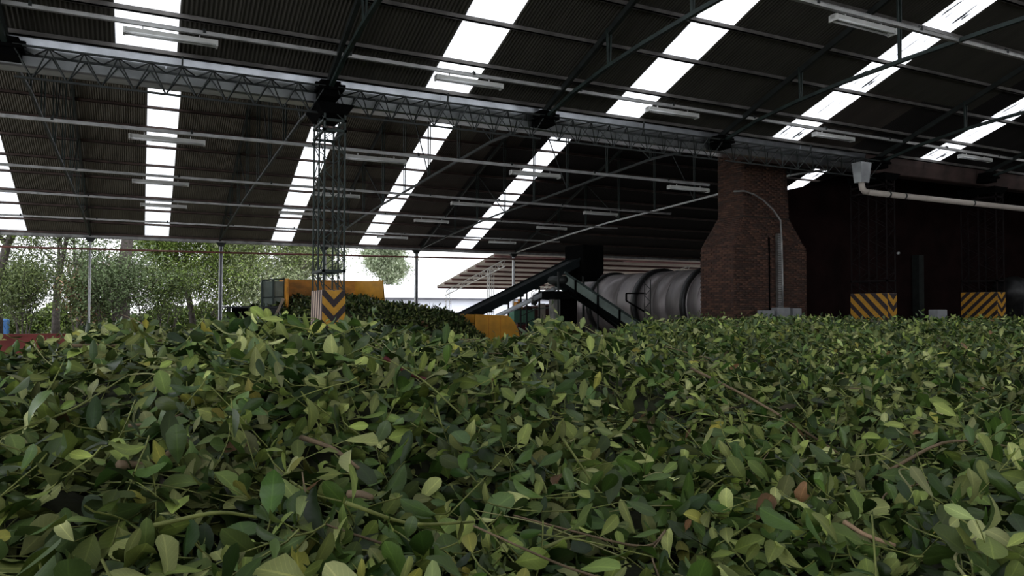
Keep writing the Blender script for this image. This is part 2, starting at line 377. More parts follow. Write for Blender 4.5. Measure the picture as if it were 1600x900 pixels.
# ------------------------------------------------------------------ roof frames (rafter, bowed lower chord, struts)
def ztop_n(y): return GUT_Z + SN * (15 - y) - .14
def ztop_f(y): return EAVE_Z + SF * (EAVE_Y - y) - .13
near_ch = [(14.9, 6.42), (13.6, 6.72), (12.3, 6.90), (11, 7.0), (9.6, 7.06), (8, 7.1), (5.6, 7.12), (3.2, 7.12)]
far_ch = [(15.3, 6.42), (17.7, 6.5), (20, 6.40), (24.2, 6.2), (28.4, 6.02), (31.5, 5.8), (34, 5.6), (37.9, 5.25)]
def interp(ch, y):
    c = sorted(ch); return float(np.interp(y, [p[0] for p in c], [p[1] for p in c]))
nl = ['at the far left, first in view', 'rising from the chevron-pier column', 'next one right of the chevron-pier column top',
      'bowed frame crossing the third large skylight strip', 'bowed frame above the cream pipe', 'rightmost bowed frame, in the dark corner', 'x']
for i, fx in enumerate(FX[1:]):
    t = thing('roof_truss', 'dark near-bay roof frame, ' + ['at the top left corner', nl[1], nl[2], nl[3], nl[4], nl[5]][i], 'roof frame', (fx, 15, 6.4), 0, 'near bay roof frames')
    P = lambda y, z, dx=0: (dx, y - 15, z - 6.4)
    MB().bar(P(14.9, 6.6), P(3.2, ztop_n(3.2)), .07, .12).build('rafter', MT['steel'], t)
    m = MB()
    for a, b in zip(near_ch[:-1], near_ch[1:]): m.bar(P(*a), P(*b), .075, .075)
    m.build('lower_chord', MT['green_steel'], t)
    for y in (12.2, 9.7, 7.2, 4.6):
        for dx in (-.05, .05):
            MB().bar(P(y, interp(near_ch, y), dx * .4), P(y, ztop_n(y), dx), .035).build('strut', MT['green_steel'], t)
    mb = MB().box((-.2, -.35, -.12), (.2, .1, .2)).box((-.26, -.42, .0), (.26, .0, .06)).bar((-.3, -.3, .1), (.3, -.3, .1), .09)
    mb.build('head_bracket', MT['black'], t, bevel=.01)
fl = ['at the far left, reaching the first post', 'reaching the white eave post left of the trailer', 'reaching the eave above the orange trailer',
      'crossing the rightmost far skylight strip', 'pale-edged, rising to the brick furnace']
for i, fx in enumerate([-2.1, 3.3, 8.25, 13.45, 19.2]):
    t = thing('roof_truss', 'dark far-bay roof frame, ' + fl[i], 'roof frame', (fx, 15, 6.4), 0, 'far bay roof frames')
    P = lambda y, z, dx=0: (dx, y - 15, z - 6.4)
    MB().bar(P(15.6, 6.75), P(24.8, RID_F[1] - .13), .07, .12).bar(P(24.8, RID_F[1] - .13), P(37.9, ztop_f(37.9)), .07, .12).build('rafter', MT['steel'], t)
    m = MB()
    for a, b in zip(far_ch[:-1], far_ch[1:]): m.bar(P(*a), P(*b), .06, .06)
    m.build('lower_chord', MT['steel'] if i < 4 else MT['rail'], t)
    for y in (17.7, 20, 22.5, 25, 27.6, 30.4, 33):
        zt = ztop_f(y) if y > 24.8 else 6.75 + (RID_F[1] - 6.75) * (y - 15.6) / 9.2 - .14
        for dx in (-.05, .05):
            MB().bar(P(y, interp(far_ch, y), dx * .5), P(y, zt, dx), .03).build('strut', MT['green_steel'], t)
    ys = [15.6, 17.7, 20, 22.5, 25, 27.6, 30.4, 33, 35.5]
    for a, b in zip(ys[1:-1:2], ys[2::2]):
        zt = ztop_f(b) if b > 24.8 else 6.75 + (RID_F[1] - 6.75) * (b - 15.6) / 9.2 - .14
        MB().bar(P(a, interp(far_ch, a)), P(b, zt), .03).build('diagonal_brace', MT['steel'], t)

# ------------------------------------------------------------------ lattice columns on painted concrete piers
def stripe_mat(name, c1, c2, period, duty, ay=0., az=1., cx=None, kx=0.):
    m = bpy.data.materials.new(name); m.use_nodes = True; t = m.node_tree; b = t.nodes['Principled BSDF']; b.inputs['Roughness'].default_value = .6
    g = t.nodes.new('ShaderNodeTexCoord'); sp = t.nodes.new('ShaderNodeSeparateXYZ'); t.links.new(g.outputs['Object'], sp.inputs[0])
    def math_(op, a, bb):
        n = t.nodes.new('ShaderNodeMath'); n.operation = op
        for i, v in enumerate((a, bb)):
            if v is None: continue
            if isinstance(v, (int, float)): n.inputs[i].default_value = v
            else: t.links.new(v, n.inputs[i])
        return n.outputs[0]
    s = math_('ADD', math_('MULTIPLY', sp.outputs['Y'], ay), math_('MULTIPLY', sp.outputs['Z'], az))
    if cx is not None:
        ab = math_('ABSOLUTE', math_('SUBTRACT', sp.outputs['X'], cx), None)
        s = math_('SUBTRACT', s, math_('MULTIPLY', ab, kx))
    fr = math_('FRACT', math_('DIVIDE', s, period), None); gt_ = math_('LESS_THAN', fr, duty)
    n = t.nodes.new('ShaderNodeTexNoise'); n.inputs['Scale'].default_value = 9; t.links.new(g.outputs['Object'], n.inputs['Vector'])
    mx = t.nodes.new('ShaderNodeMix'); mx.data_type = 'RGBA'; t.links.new(gt_, mx.inputs['Factor'])
    mx.inputs['A'].default_value = (*c2, 1); mx.inputs['B'].default_value = (*c1, 1)
    m2 = t.nodes.new('ShaderNodeMix'); m2.data_type = 'RGBA'; m2.blend_type = 'MULTIPLY'; m2.inputs['Factor'].default_value = .5
    t.links.new(mx.outputs['Result'], m2.inputs['A']); t.links.new(n.outputs['Fac'], m2.inputs['B'])
    t.links.new(m2.outputs['Result'], b.inputs['Base Color']); return m
YEL = (.72, .36, .03); BLK = (.035, .022, .026)
piers = [
    (3.13, 14.5, .46, 1.05, 2.43, 'green-black lattice column on the near pier painted with bold chevrons, before the orange trailer',
     stripe_mat('white_brown_slanted_stripes', (.80, .62, .48), (.07, .022, .012), .21, .42, 1.0, .16),
     stripe_mat('mustard_black_chevrons', YEL, BLK, .32, .5, 0, 1, .23, 1.1), 8),
    (19.60, 14.5, .42, 1.28, 2.54, 'dark lattice column on a pier with yellow-black diagonals, right of the brick furnace',
     stripe_mat('yellow_black_diagonals_falling', YEL, BLK, .36, .5, -.95, 1.), stripe_mat('yellow_black_chevron_edge', YEL, BLK, .36, .5, 0, 1, .42 * .6, 1.0), 8),
    (24.98, 14.5, .45, 1.22, 2.64, 'rightmost dark lattice column on a pier with yellow-black diagonals',
     stripe_mat('yellow_black_diagonals_rising', YEL, BLK, .30, .5, .95, 1.), stripe_mat('yellow_black_chevron_far', YEL, BLK, .30, .5, 0, 1, .22, 1.0), 8)]
for (px, py, w, l, h, lab, ms, mf, n) in piers:
    t = thing('lattice_column', lab, 'column', (px, py, 0), 0, 'lattice columns on striped piers')
    me = bpy.data.meshes.new('concrete_pier')
    b = .0
    me.from_pydata([(0, 0, 0), (w, 0, 0), (w, l, 0), (0, l, 0), (0, 0, h), (w, 0, h), (w, l, h), (0, l, h)], [],
                   [(0, 3, 2, 1), (4, 5, 6, 7), (0, 1, 5, 4), (1, 2, 6, 5), (2, 3, 7, 6), (3, 0, 4, 7)])
    for m_ in (ms, mf, MT['concrete']): me.materials.append(m_)
    for p, k in zip(me.polygons, (2, 2, 1, 0, 1, 0)): p.material_index = k
    pier = link('concrete_pier', me, t); bv = pier.modifiers.new('bevel', 'BEVEL'); bv.width = .012; bv.segments = 2
    ZT = 6.1; lm = MT['green_steel'] if px < 10 else MT['lattice_dark']  # right columns: darker copy, the shade of that corner put into the colour
    ins = .03; X = (ins, w - ins); Y = (ins, l * .5, l - ins)
    for xx in X:
        for yy in Y: MB().bar((xx, yy, h - .02), (xx, yy, ZT), .032).build('leg', lm, t)
    wb = MB(); nz_ = 11; zs = [h + (ZT - h) * i / nz_ for i in range(nz_ + 1)]
    for i in range(nz_):
        a, c = (X[0], X[1]) if i % 2 else (X[1], X[0])
        for yy in (Y[0], Y[2]): wb.bar((a, yy, zs[i]), (c, yy, zs[i + 1]), .016)
        for xx in X:
            wb.bar((xx, Y[i % 2], zs[i]), (xx, Y[1 - i % 2], zs[i + 1]), .016); wb.bar((xx, Y[1 + i % 2], zs[i]), (xx, Y[2 - i % 2], zs[i + 1]), .016)
    tag(wb.build('lattice_web', lm, t), kind='stuff')
    ties = MB()
    for z in (h + .35, 5.55, 5.75, 5.95):
        ties.box((0, 0, z), (w, .05, z + .05)).box((0, l - .05, z), (w, l, z + .05)).box((0, 0, z), (.05, l, z + .05)).box((w - .05, 0, z), (w, l, z + .05))
    ties.build('tie_plate', lm, t)
    MB().hexa([(0, 0, 5.9), (w, 0, 5.9), (w, l, 5.9), (0, l, 5.9)], [(-.15, -.05, 6.1), (w + .15, -.05, 6.1), (w + .15, l, 6.1), (-.15, l, 6.1)]).build('cap', MT['black'], t)

# ------------------------------------------------------------------ light rails and fluorescent lights
def rail(x0, x1, y, z, lab):
    t = thing('light_rail', lab, 'rail', (x0, y, z), 0, 'light rails under the roof')
    MB().box((0, -.035, -.03), (x1 - x0, .035, .03)).box((0, -.045, .03), (x1 - x0, .045, .036)).build('channel', MT['rail'], t)
    k = 1.3
    c = MB()
    while k < x1 - x0: c.box((k, -.05, .0), (k + .05, .05, .07)).bar((k + .02, 0, .05), (k + .02, 0, .10), .02); k += 2.6
    tag(c.build('rail_clip', MT['steel'], t), kind='stuff')
rail(X0, 30, 14.05, 6.93, 'bright zinc light rail running just before the silver gutter, across the whole width')
rail(8.5, 34, 8.5, 7.08, 'zinc light rail crossing the top right corner')
rail(X0, 15.5, 17.5, 5.86, 'zinc light rail just behind the gutter, uppermost of the far bay')
rail(X0, 19, 23.7, 5.88, 'zinc light rail, second of the far bay counted from the gutter')
rail(X0, 20, 28.9, 5.84, 'zinc light rail, third of the far bay counted from the gutter')
rail(X0, 20, 34.3, 5.62, 'zinc light rail, lowest in view, just above the far eave')
def fixture():
    t = thing('fluorescent_light', '', 'light')
    MB().hexa([(0, -.04, -.03), (1.5, -.04, -.03), (1.5, .04, -.03), (0, .04, -.03)], [(0, -.06, .04), (1.5, -.06, .04), (1.5, .06, .04), (0, .06, .04)]).build('housing', MT['lamp_body'], t)
    for s in (-.055, .055): MB().tube([(.03, s, -.05), (1.47, s, -.05)], .018, 8).build('tube', MT['tube'], t, smooth=True)
    for xx in (0, 1.47): MB().box((xx, -.085, -.075), (xx + .03, .085, .03)).build('lamp_holder', MT['lamp_body'], t)
    MB().bar((.3, 0, .04), (.3, 0, .1), .02).bar((1.2, 0, .04), (1.2, 0, .1), .02).build('hanger', MT['rail'], t)
    return t
f0 = fixture(); first = [True]
def place_light(x, y, z, lab):
    if first[0]: t = f0; first[0] = False
    else:
        t = f0.copy(); COL.objects.link(t)
        for ch in list(f0.children):
            c = ch.copy(); COL.objects.link(c); c.parent = t
    t.location = (x, y, z); t['label'] = lab; t['group'] = 'fluorescent lights on the roof rails'
where = ['below the leftmost wide skylight', 'beside the second skylight strip', 'right of the third skylight strip', 'right of the fourth skylight strip', 'at the right edge']
for x, wv in zip((-.35, 5.28, 10.58, 16.1, 22.4), where): place_light(x, 14.05, 6.79, 'white twin-tube lamp on the front rail, ' + wv)
place_light(10.2, 8.5, 6.94, 'large white twin fluorescent light in the top right, nearest to the camera')
wf = ['across the leftmost full skylight strip', 'right of the lattice column', 'left of the rightmost far skylight strip', 'left of the brick furnace']
for y, xs, nm in ((17.5, (-.3, 4.3, 8.7, 13.95), 'on rail just behind gutter'), (23.7, (-.3, 4.8, 9.5, 14.9), 'on second far-bay rail'),
                  (28.9, (-.1, 4.6, 9.97, 15.7), 'on third far-bay rail')):
    for x, wv in zip(xs, wf): place_light(x, y, 5.86 - .16 if y < 28 else 5.68, 'small lamp %s, %s' % (nm, wv))
place_light(9.98, 34.3, 5.46, 'small fluorescent light on the lowest rail above the white eave post')
place_light(15.85, 34.3, 5.46, 'small fluorescent light on the lowest rail, right of the white post')

# ------------------------------------------------------------------ eave posts, red pipe
for x, lab in ((-2.1, 'slim eave post among the trees, leftmost'), (3.37, 'white eave post left of the black work table'), (8.3, 'eave post hidden behind the lattice column'),
               (13.23, 'white eave post between the orange trailer and the open lean-to'), (19.1, 'slim grey eave post in front of the lean-to roof')):
    t = thing('eave_post', lab, 'post', (x, 38.0, 0), 0, 'posts along the far eave')
    s = .16 if 0 < x < 15 else .09
    MB().box((-s / 2, -.09, 0), (-s / 2 + .035, .09, 5.15)).box((s / 2 - .035, -.09, 0), (s / 2, .09, 5.15)).build('flange', MT['post'], t)
    MB().box((-s / 2 + .03, -.02, 0), (s / 2 - .03, .02, 5.15)).build('web', MT['post_side'], t)
    MB().hexa([(-.1, -.1, 4.98), (.1, -.1, 4.98), (.1, .1, 4.98), (-.1, .1, 4.98)], [(-.22, -.1, 5.17), (.22, -.1, 5.17), (.22, .1, 5.17), (-.22, .1, 5.17)]).build('post_cap', MT['steel'], t)
tag(MB().tube([(-12, 37, 4.53), (3, 37, 4.62), (12.5, 37, 4.72), (26, 37, 4.9)], .045, 8).build('sprinkler_pipe', MT['red_pipe'], None, True),
    'thin red-brown pipe running along the open far side below the eave', 'pipe')

# ------------------------------------------------------------------ downspout and cream pipe
t = thing('downspout', 'rectangular grey downspout box at the end of the silver gutter with cream elbow', 'downspout', (18.35, 14.36, 5.63))
MB().hexa([(-.16, -.12, .05), (.16, -.12, .05), (.16, .12, .05), (-.16, .12, .05)], [(-.22, -.16, .62), (.22, -.16, .62), (.22, .16, .62), (-.22, .16, .62)]).build('hopper_box', MT['galv'], t)
MB().tube([(0, 0, .1), (0, 0, -.02), (.03, 0, -.12), (.12, 0, -.19), (.25, 0, -.2)], .085, 12).build('elbow', MT['pvc'], t, True)
t = thing('drain_pipe', 'long cream plastic pipe running right from the downspout under the roof', 'pipe', (18.57, 14.36, 5.43))
MB().tube([(0, 0, 0), (17, 0, -.02)], .085, 12).build('pipe', MT['pvc'], t, True)
for x in (.9, 1.6, 4.9, 8.9, 13): MB().tube([(x, 0, 0), (x + .05, 0, 0)], .1, 12).build('pipe_clamp', MT['steel'], t, True)

# ------------------------------------------------------------------ brick furnace and chimney
BX0, BX1, BY0, BY1 = 16.0, 19.07, 17.0, 18.47
t = thing('brick_furnace', 'tapering red brick furnace with chimney between the dryer drum and the dark wall', 'furnace', (BX0, BY0, 0))
def q(x, y, z): return (x - BX0, y - BY0, z)
ins = .012
lv = [(0, BX0 + ins, BX1 - ins, BY0 + ins, BY1 - ins), (3.96, BX0 + ins, BX1 - ins, BY0 + ins, BY1 - ins), (4.95, 16.5, 18.45, 17.12, 18.2), (7.2, 16.55, 18.35, 17.15, 18.18)]
m = MB()
for a, b in zip(lv[:-1], lv[1:]):
    f4 = lambda l: [q(l[1], l[3], l[0]), q(l[2], l[3], l[0]), q(l[2], l[4], l[0]), q(l[1], l[4], l[0])]
    m.hexa(f4(a), f4(b))
m.build('furnace_core', MT['mortar'], t)
bl, bh = .24, .068
def brick_mesh(w, d, h, mt):
    mb = MB().box((0, 0, 0), (w, d, h)); me = bpy.data.meshes.new('brick'); me.from_pydata(mb.v, [], mb.f); me.materials.append(mt); return me
BM = [brick_mesh(.035, bl - .012, bh - .010, k) for k in BR]
nb = 0; z = 3.95 - bh
row = 0
while z > 1.5 and nb < 290:      # left face of the furnace, single bricks
    y = 0 - (row % 2) * bl * .5
    while y < BY1 - BY0 - .02:
        y0 = max(y, 0); y1 = min(y + bl - .012, BY1 - BY0)
        if y1 - y0 > .05:
            o = link('brick', random.choice(BM), t); o.location = (-.018 + random.uniform(-.006, .006), y0, z)
            o.scale = (1, (y1 - y0) / (bl - .012), 1); nb += 1
        y += bl
    z -= bh; row += 1
# other faces: real bricks joined in one piece
def facing(name, faces):
    Vs = []; Fs = []; mi = []; cnt = 0
    for (P0, U, Vv, L0, L1, H, off) in faces:     # P0 origin, U along course, Vv up the face; length tapers from (a0,a1) at bottom to (b0,b1) at top
        P0 = np.array(P0); U = np.array(U, float); Vv = np.array(Vv, float); N = np.cross(U, Vv); N /= np.linalg.norm(N)
        nr = int(H / bh)
        for r in range(nr):
            fr = (r + .5) / nr; a = L0[0] + (L1[0] - L0[0]) * fr; b = L0[1] + (L1[1] - L0[1]) * fr
            s = a - (r % 2) * bl * .5
            while s < b:
                s0 = max(s, a); s1 = min(s + bl - .012, b); s += bl
                if s1 - s0 < .04: continue
                d = .012 + random.uniform(-.005, .006)
                c = [P0 + U * ss + Vv * (r * bh + hh) + N * dd for dd in (-.02, d) for ss, hh in ((s0, 0), (s1, 0), (s1, bh - .01), (s0, bh - .01))]
                Vs += c; Fs += [[cnt + i for i in f] for f in ((4, 5, 6, 7), (0, 1, 5, 4), (1, 2, 6, 5), (2, 3, 7, 6), (3, 0, 4, 7))]
                k = random.randrange(3); mi += [k] * 5; cnt += 8
    me = mesh_np(name, np.array(Vs), [np.array(Fs)], BR, midx=mi); return tag(link(name, me, t), kind='stuff')
W_, D_ = BX1 - BX0, BY1 - BY0
hh = math.hypot(.99, .12); v1 = (0, .12 / hh, .99 / hh); h2 = math.hypot(.99, .5); v2 = (.5 / h2, 0, .99 / h2)
facing('brick_facing', [
    ((0, 0, 0), (1, 0, 0), (0, 0, 1), (0, W_), (0, W_), 3.95, 0),
    ((W_, 0, 0), (0, 1, 0), (0, 0, 1), (0, D_), (0, D_), 3.95, 0),
    ((0, .0, 3.96), (1, 0, 0), v1, (0, W_), (.5, 2.45), hh, 0),
    ((0, D_, 3.96), (0, -1, 0), v2, (0, D_), (.27, D_ - .12), h2, 0),
    ((.5, .12, 4.95), (1, 0, 0), (0, 0, 1), (0, 1.95), (.03, 1.8), 2.2, 0),
    ((.5, 1.2, 4.95), (0, -1, 0), (0, 0, 1), (0, 1.08), (.0, 1.05), 2.2, 0)])
MB().box((1.42, -.03, 0), (1.47, .0, 4.3)).build('flue_joint', MT['black'], t)
# conduit and cable
t = thing('cable_conduit', 'rough grey cable tray with pale arching cable, on the brick furnace front', 'conduit', (17.76, 16.9, 0))
m = MB().box((-.07, -.05, 1.8), (.07, .06, 4.42)); m.build('cable_tray', MT['purlin_grey'], t)
m = MB(); z = 1.85
while z < 4.4:
    m.box((-.08 + random.uniform(-.015, .015), -.075, z), (.02 + random.uniform(0, .06), -.045, z + .04)); z += .07
tag(m.build('tray_rung', MT['galv_dull'], t), kind='stuff')
m = MB().tube([(.1, -.06, 1.9), (.10, -.06, 3), (.07, -.06, 4.2), (.03, -.06, 4.83), (-.25, -.03, 5.15), (-.62, 0, 5.42), (-.98, .02, 5.58), (-1.38, .02, 5.66), (-1.8, .02, 5.62)], .028, 8)
m.build('cable', MT['galv_dull'], t, True)
# electrical boxes before the furnace
for (x0, x1, z0, z1, lab) in ((17.33, 17.86, 1.5, 2.11, 'light grey electrical box at the foot of the furnace, below the cable tray'),
                              (16.75, 17.2, 1.5, 2.03, 'darker grey electrical box at the foot of the furnace, left of the light grey one'),
                              (18.0, 18.35, 1.5, 2.09, 'narrow grey electrical box at the right corner of the furnace')):
    t = thing('electrical_box', lab, 'box', (x0, 16.55, 0), 0, 'electrical boxes at the foot of the furnace')
    MB().box((0, 0, z0), (x1 - x0, .25, z1)).build('body', MT['box_grey'], t, bevel=.01)
    dr = MB().box((.02, -.02, z0 + .03), (x1 - x0 - .02, 0, z1 - .03)).build('door', MT['box_grey'], t, bevel=.006)
    MB().box((x1 - x0 - .07, -.035, z0 + .3), (x1 - x0 - .05, -.02, z0 + .38)).build('handle', MT['steel'], dr)
    MB().box((.05, .05, 0), (.1, .2, z0)).box((x1 - x0 - .1, .05, 0), (x1 - x0 - .05, .2, z0)).build('stand', MT['steel'], t)

# ------------------------------------------------------------------ rotary dryer drum
DX, DZ, DR = 17.5, 2.2, 1.25
t = thing('dryer_drum', 'large horizontal grey steel rotary dryer drum behind the conveyors, left of the brick furnace', 'drum', (DX, 18.5, 0))
def ring(y0, y1, r, name, m, n=48, r2=None):
    vs = []; fs = []; r2 = r2 or r
    for y, rr in ((y0, r), (y1, r2)):
        for k in range(n):
            a = 2 * math.pi * k / n; vs.append((math.cos(a) * rr, y - 18.5, DZ + math.sin(a) * rr))
    for k in range(n): fs.append((k, (k + 1) % n, n + (k + 1) % n, n + k))
    fs.append(tuple(range(n))[::-1]); fs.append(tuple(range(n, 2 * n)))
    o = MB().add(vs, fs).build(name, m, t)
    me = o.data; me.polygons.foreach_set('use_smooth', [len(p.vertices) == 4 for p in me.polygons]); return o
ys = [18.5, 19.45, 20.6, 21.3, 22.2, 23.6, 25.3, 27.7]
for a, b in zip(ys[:-1], ys[1:]): ring(a + .008, b - .008, DR, 'shell_plate', MT['drum'])
for y, w, r in ((19.62, .22, DR + .10), (22.35, .26, DR + .12), (25.45, .24, DR + .10)): ring(y - w / 2, y + w / 2, r, 'tyre', MT['drum_band'])
for y in (18.95, 20.6, 21.3, 23.6): ring(y - .02, y + .02, DR + .008, 'weld_band', MT['drum'])
for y in (19.62, 22.35, 25.45):
    for s in (-.9, .9): MB().box((s - .25, y - 18.5 - .25, 0), (s + .25, y - 18.5 + .25, .75)).build('roller_base', MT['steel'], t)
m = MB().bar((-1.5, 4.05, 2.62), (-1.2, 3.3, 2.62), .05).bar((-1.5, 4.05, 2.62), (-1.5, 4.05, 2.35), .05).bar((-1.5, 4.05, 2.35), (-1.3, 3.2, 1.95), .05)
m.build('bracket', MT['black'], t)
m = MB()
for yy in (3.0, 2.65): m.bar((-1.45, yy, 1.2), (-1.45, yy, 3.1), .022)
zz = 1.2; k = 0
while zz < 2.9:
    m.bar((-1.45, (3.0, 2.65)[k % 2], zz), (-1.45, (2.65, 3.0)[k % 2], zz + .22), .018); zz += .22; k += 1
m.build('ladder', MT['steel'], t)

# ------------------------------------------------------------------ conveyors
t = thing('belt_conveyor', 'long dark inclined belt conveyor rising right from the orange hopper to a black hood', 'conveyor', (9.2, 22, 0))
a = Vector((0, 0, 1.72)); b = Vector((4.7, 0, 3.86)); d = (b - a).normalized()
MB().bar(a, b, .8, .24, (0, 0, 1)).build('trough', MT['belt'], t)
nup = Vector((-d.z, 0, d.x))
for s in (-.42, .42): MB().bar(a + nup * .12 + Vector((0, s, 0)), b + nup * .12 + Vector((0, s, 0)), .04, .08).build('side_rail', MT['belt'], t)
k = .3; 
while k < 5.0:
    p = a + d * k - nup * .15; MB().tube([p + Vector((0, -.38, 0)), p + Vector((0, .38, 0))], .04, 8).build('roller', MT['steel'], t, True); k += .62
MB().box((4.2, -.6, 3.3), (5.05, .6, 4.25)).hexa([(4.4, -.4, 3.0), (4.9, -.4, 3.0), (4.9, .4, 3.0), (4.4, .4, 3.0)], [(4.2, -.6, 3.3), (5.05, -.6, 3.3), (5.05, .6, 3.3), (4.2, .6, 3.3)]).build('hood', MT['black'], t, bevel=.02)
for x in (1.9, 2.6, 4.3, 4.9):
    for s in (-.45, .45): MB().bar((x, s, 0), (x, s, 1.6 + x * .45), .045).build('support_leg', MT['steel'], t)
w = MB()
for x in (1.9,):
    for i in range(8): w.bar((x, -.45, i * .3), (x + .7, -.45, i * .3 + .3), .02)
tag(w.build('leg_bracing', MT['steel'], t), kind='stuff')
t = thing('discharge_pipe', 'silver inclined pipe running below the dark belt conveyor', 'pipe', (10.15, 21.4, 1.8))
MB().tube([(0, 0, 0), (2.75, 0, 1.17)], .075, 12).build('pipe', MT['silver'], t, True)
for k in (.45, .75): MB().tube([(2.75 * k, 0, 1.17 * k), (2.75 * k + .06, 0, 1.17 * k + .026)], .095, 12).build('flange', MT['galv_dull'], t, True)
t = thing('chute_conveyor', 'dark green inclined chute conveyor falling right in front of the dryer drum', 'conveyor', (11.6, 20, 0))
a = Vector((0, 0, 2.95)); b = Vector((3.15, 0, 1.2)); d = (b - a).normalized(); n_ = Vector((-d.z, 0, d.x))
MB().bar(a, b, .75, .05).build('belt', MT['belt'], t)
for s in (-.4, .4): MB().bar(a + Vector((0, s, .05)), b + Vector((0, s, .05)), .03, .26).build('side_board', MT['dgreen'] if s > 0 else MT['sage'], t)
MB().bar(a + Vector((0, -.42, .22)), b + Vector((0, -.42, .22)), .06, .06).build('top_rail', MT['dgreen'], t)
MB().bar(a + Vector((.1, -.42, -.32)), b + Vector((-.3, -.42, -.32)), .06, .07).build('bottom_rail', MT['black'], t)
MB().bar(a + d * 1.1 + Vector((0, .45, .22)), b + Vector((.2, .45, .22)), .05, .16).build('upper_guard', MT['belt'], t)
for k in (.12, .38, .64, .88):
    p = a.lerp(b, k); MB().bar(p + Vector((0, -.45, -.34)), p + Vector((0, -.45, .2)), .05).build('stiffener', MT['black'], t)
MB().tube([a + Vector((0, -.42, 0)), a + Vector((0, .42, 0))], .13, 12).build('head_drum', MT['steel'], t, True)
MB().bar((-.15, -.3, .0), (-.15, -.3, 3.2), .05).bar((.2, .3, 0), (.2, .3, 3.1), .05).build('support_leg', MT['steel'], t)
MB().box((-.35, -.4, 2.35), (.25, .4, 2.6)).build('drive_box', MT['black'], t, bevel=.02)
tag(MB().box((11.85, 20.7, 0), (12.1, 21.0, 2.62)).build('concrete_post', MT['concrete'], None, bevel=.01), 'square grey concrete post under the head of the dark green chute', 'post')
tag(MB().box((12.12, 20.8, 0), (12.8, 21.1, 2.45)).build('steel_cabinet', MT['black'], None, bevel=.01), 'tall sooty black cabinet beside the grey concrete post', 'cabinet')

# ------------------------------------------------------------------ orange trailer, hopper, work table
t = thing('feed_trailer', 'orange-walled trailer full of leaves with a grey green end gate, behind the chevron pier', 'trailer', (4.05, 24, 0))
MB().box((0, 1.2, .8), (3.2, 1.27, 2.98)).build('back_panel', MT['orange'], t)
MB().hexa([(2.5, 1.2, .8), (3.35, .2, .8), (3.40, .24, .8), (2.55, 1.27, .8)], [(2.5, 1.2, 2.96), (3.15, .1, 2.99), (3.20, .14, 2.99), (2.55, 1.27, 2.98)]).build('side_panel', MT['yellow'], t)
MB().box((0, -.2, 1.0), (.05, 1.25, 2.98)).build('front_panel', MT['orange'], t)
g = MB()
MB().box((-.66, .30, 1.95), (-.02, .33, 2.90)).build('gate_panel', MT['sage'], t)
g.bar((-.68, .28, 1.4), (-.68, .28, 2.92), .05).bar((-.34, .28, 1.9), (-.34, .28, 2.94), .05).bar((-.0, .28, 1.4), (-.0, .28, 3.0), .05).bar((-.68, .28, 2.92), (0, .28, 2.98), .05).bar((-.68, .28, 2.38), (0, .28, 2.42), .04)
g.build('gate_frame', MT['dgreen'], t)
MB().box((0, 1.18, 2.94), (3.2, 1.30, 3.0)).build('top_rim', MT['orange'], t)
MB().box((.0, -.2, .7), (3.3, 1.25, .8)).build('floor_plate', MT['steel'], t)
for x in (.5, 2.7):
    wh = MB().tube([(x, -.15, .4), (x, .1, .4)], .4, 20).build('wheel', MT['tarp'], t, True); MB().tube([(x, -.17, .4), (x, -.14, .4)], .15, 12).build('hub', MT['steel'], wh, True)
t = thing('work_table', 'black topped work table with dark boards below, left of the orange trailer', 'table', (2.1, 22, 0))
MB().box((-.02, 0, 2.06), (1.55, .7, 2.11)).build('table_top', MT['tarp'], t, bevel=.006)
MB().box((.16, .1, 1.72), (.6, .15, 2.06)).build('board', MT['black'], t)
MB().box((.9, .12, 1.5), (1.5, .17, 2.06)).build('board', MT['tarp'], t)
for x in (.1, 1.45):
    for y in (.08, .62): MB().bar((x, y, 0), (x, y, 2.06), .06).build('leg', MT['steel'], t)
MB().tube([(.75, .3, 2.11), (.75, .3, 2.17)], .055, 12).build('knob', MT['black'], t, True)
tag(MB().hexa([(2.78, 22.02, 1.0), (3.3, 22.02, 1.0), (3.3, 22.08, 1.0), (2.78, 22.08, 1.0)], [(2.74, 22.02, 1.86), (3.28, 22.0, 1.9), (3.28, 22.05, 1.9), (2.74, 22.07, 1.86)]).build('plastic_sheet', MT['plastic']),
    'crumpled pale plastic sheet hanging under the black table', 'plastic sheet')
tag(MB().bar((3.12, 21.8, 1.2), (3.62, 21.8, 2.34), .07, .03, (0, 1, 0)).build('plank', MT['wood']), 'weathered wooden plank leaning against the black work table', 'plank')
t = thing('orange_hopper', 'yellow orange hopper with a rounded right end at the foot of the belt conveyor', 'hopper', (8.35, 19, 0))
pts = [(0, .9), (0, 1.9), (1.0, 1.86), (1.12, 1.8), (1.25, 1.66), (1.36, 1.45), (1.42, 1.2), (1.42, .9)]
vs = [(x, 0, z) for x, z in pts] + [(x, .05, z) for x, z in pts]; n = len(pts)
fs = [tuple(range(n)), tuple(range(2 * n - 1, n - 1, -1))] + [(i, n + i, n + (i + 1) % n, (i + 1) % n) for i in range(n)]
MB().add(vs, fs).build('front_plate', MT['yellow'], t)
MB().add([(x, y + 1.0, z) for x, y, z in vs], fs).build('rear_plate', MT['yellow'], t)
sk = MB()
for (xa, za), (xb, zb) in zip(pts[2:-1], pts[3:]): sk.hexa([(xa - .03, 0.05, za), (xa, 0.05, za), (xa, 1.0, za), (xa - .03, 1.0, za)], [(xb - .03, .05, zb), (xb, .05, zb), (xb, 1.0, zb), (xb - .03, 1.0, zb)])
sk.build('curved_end', MT['yellow'], t)
MB().bar((0, -.02, 1.88), (1.02, -.02, 1.84), .04, .04).build('rim', MT['yellow'], t)
for x in (.42, .78): MB().box((x, -.012, .9), (x + .018, 0, 1.84)).build('seam', MT['orange'], t)

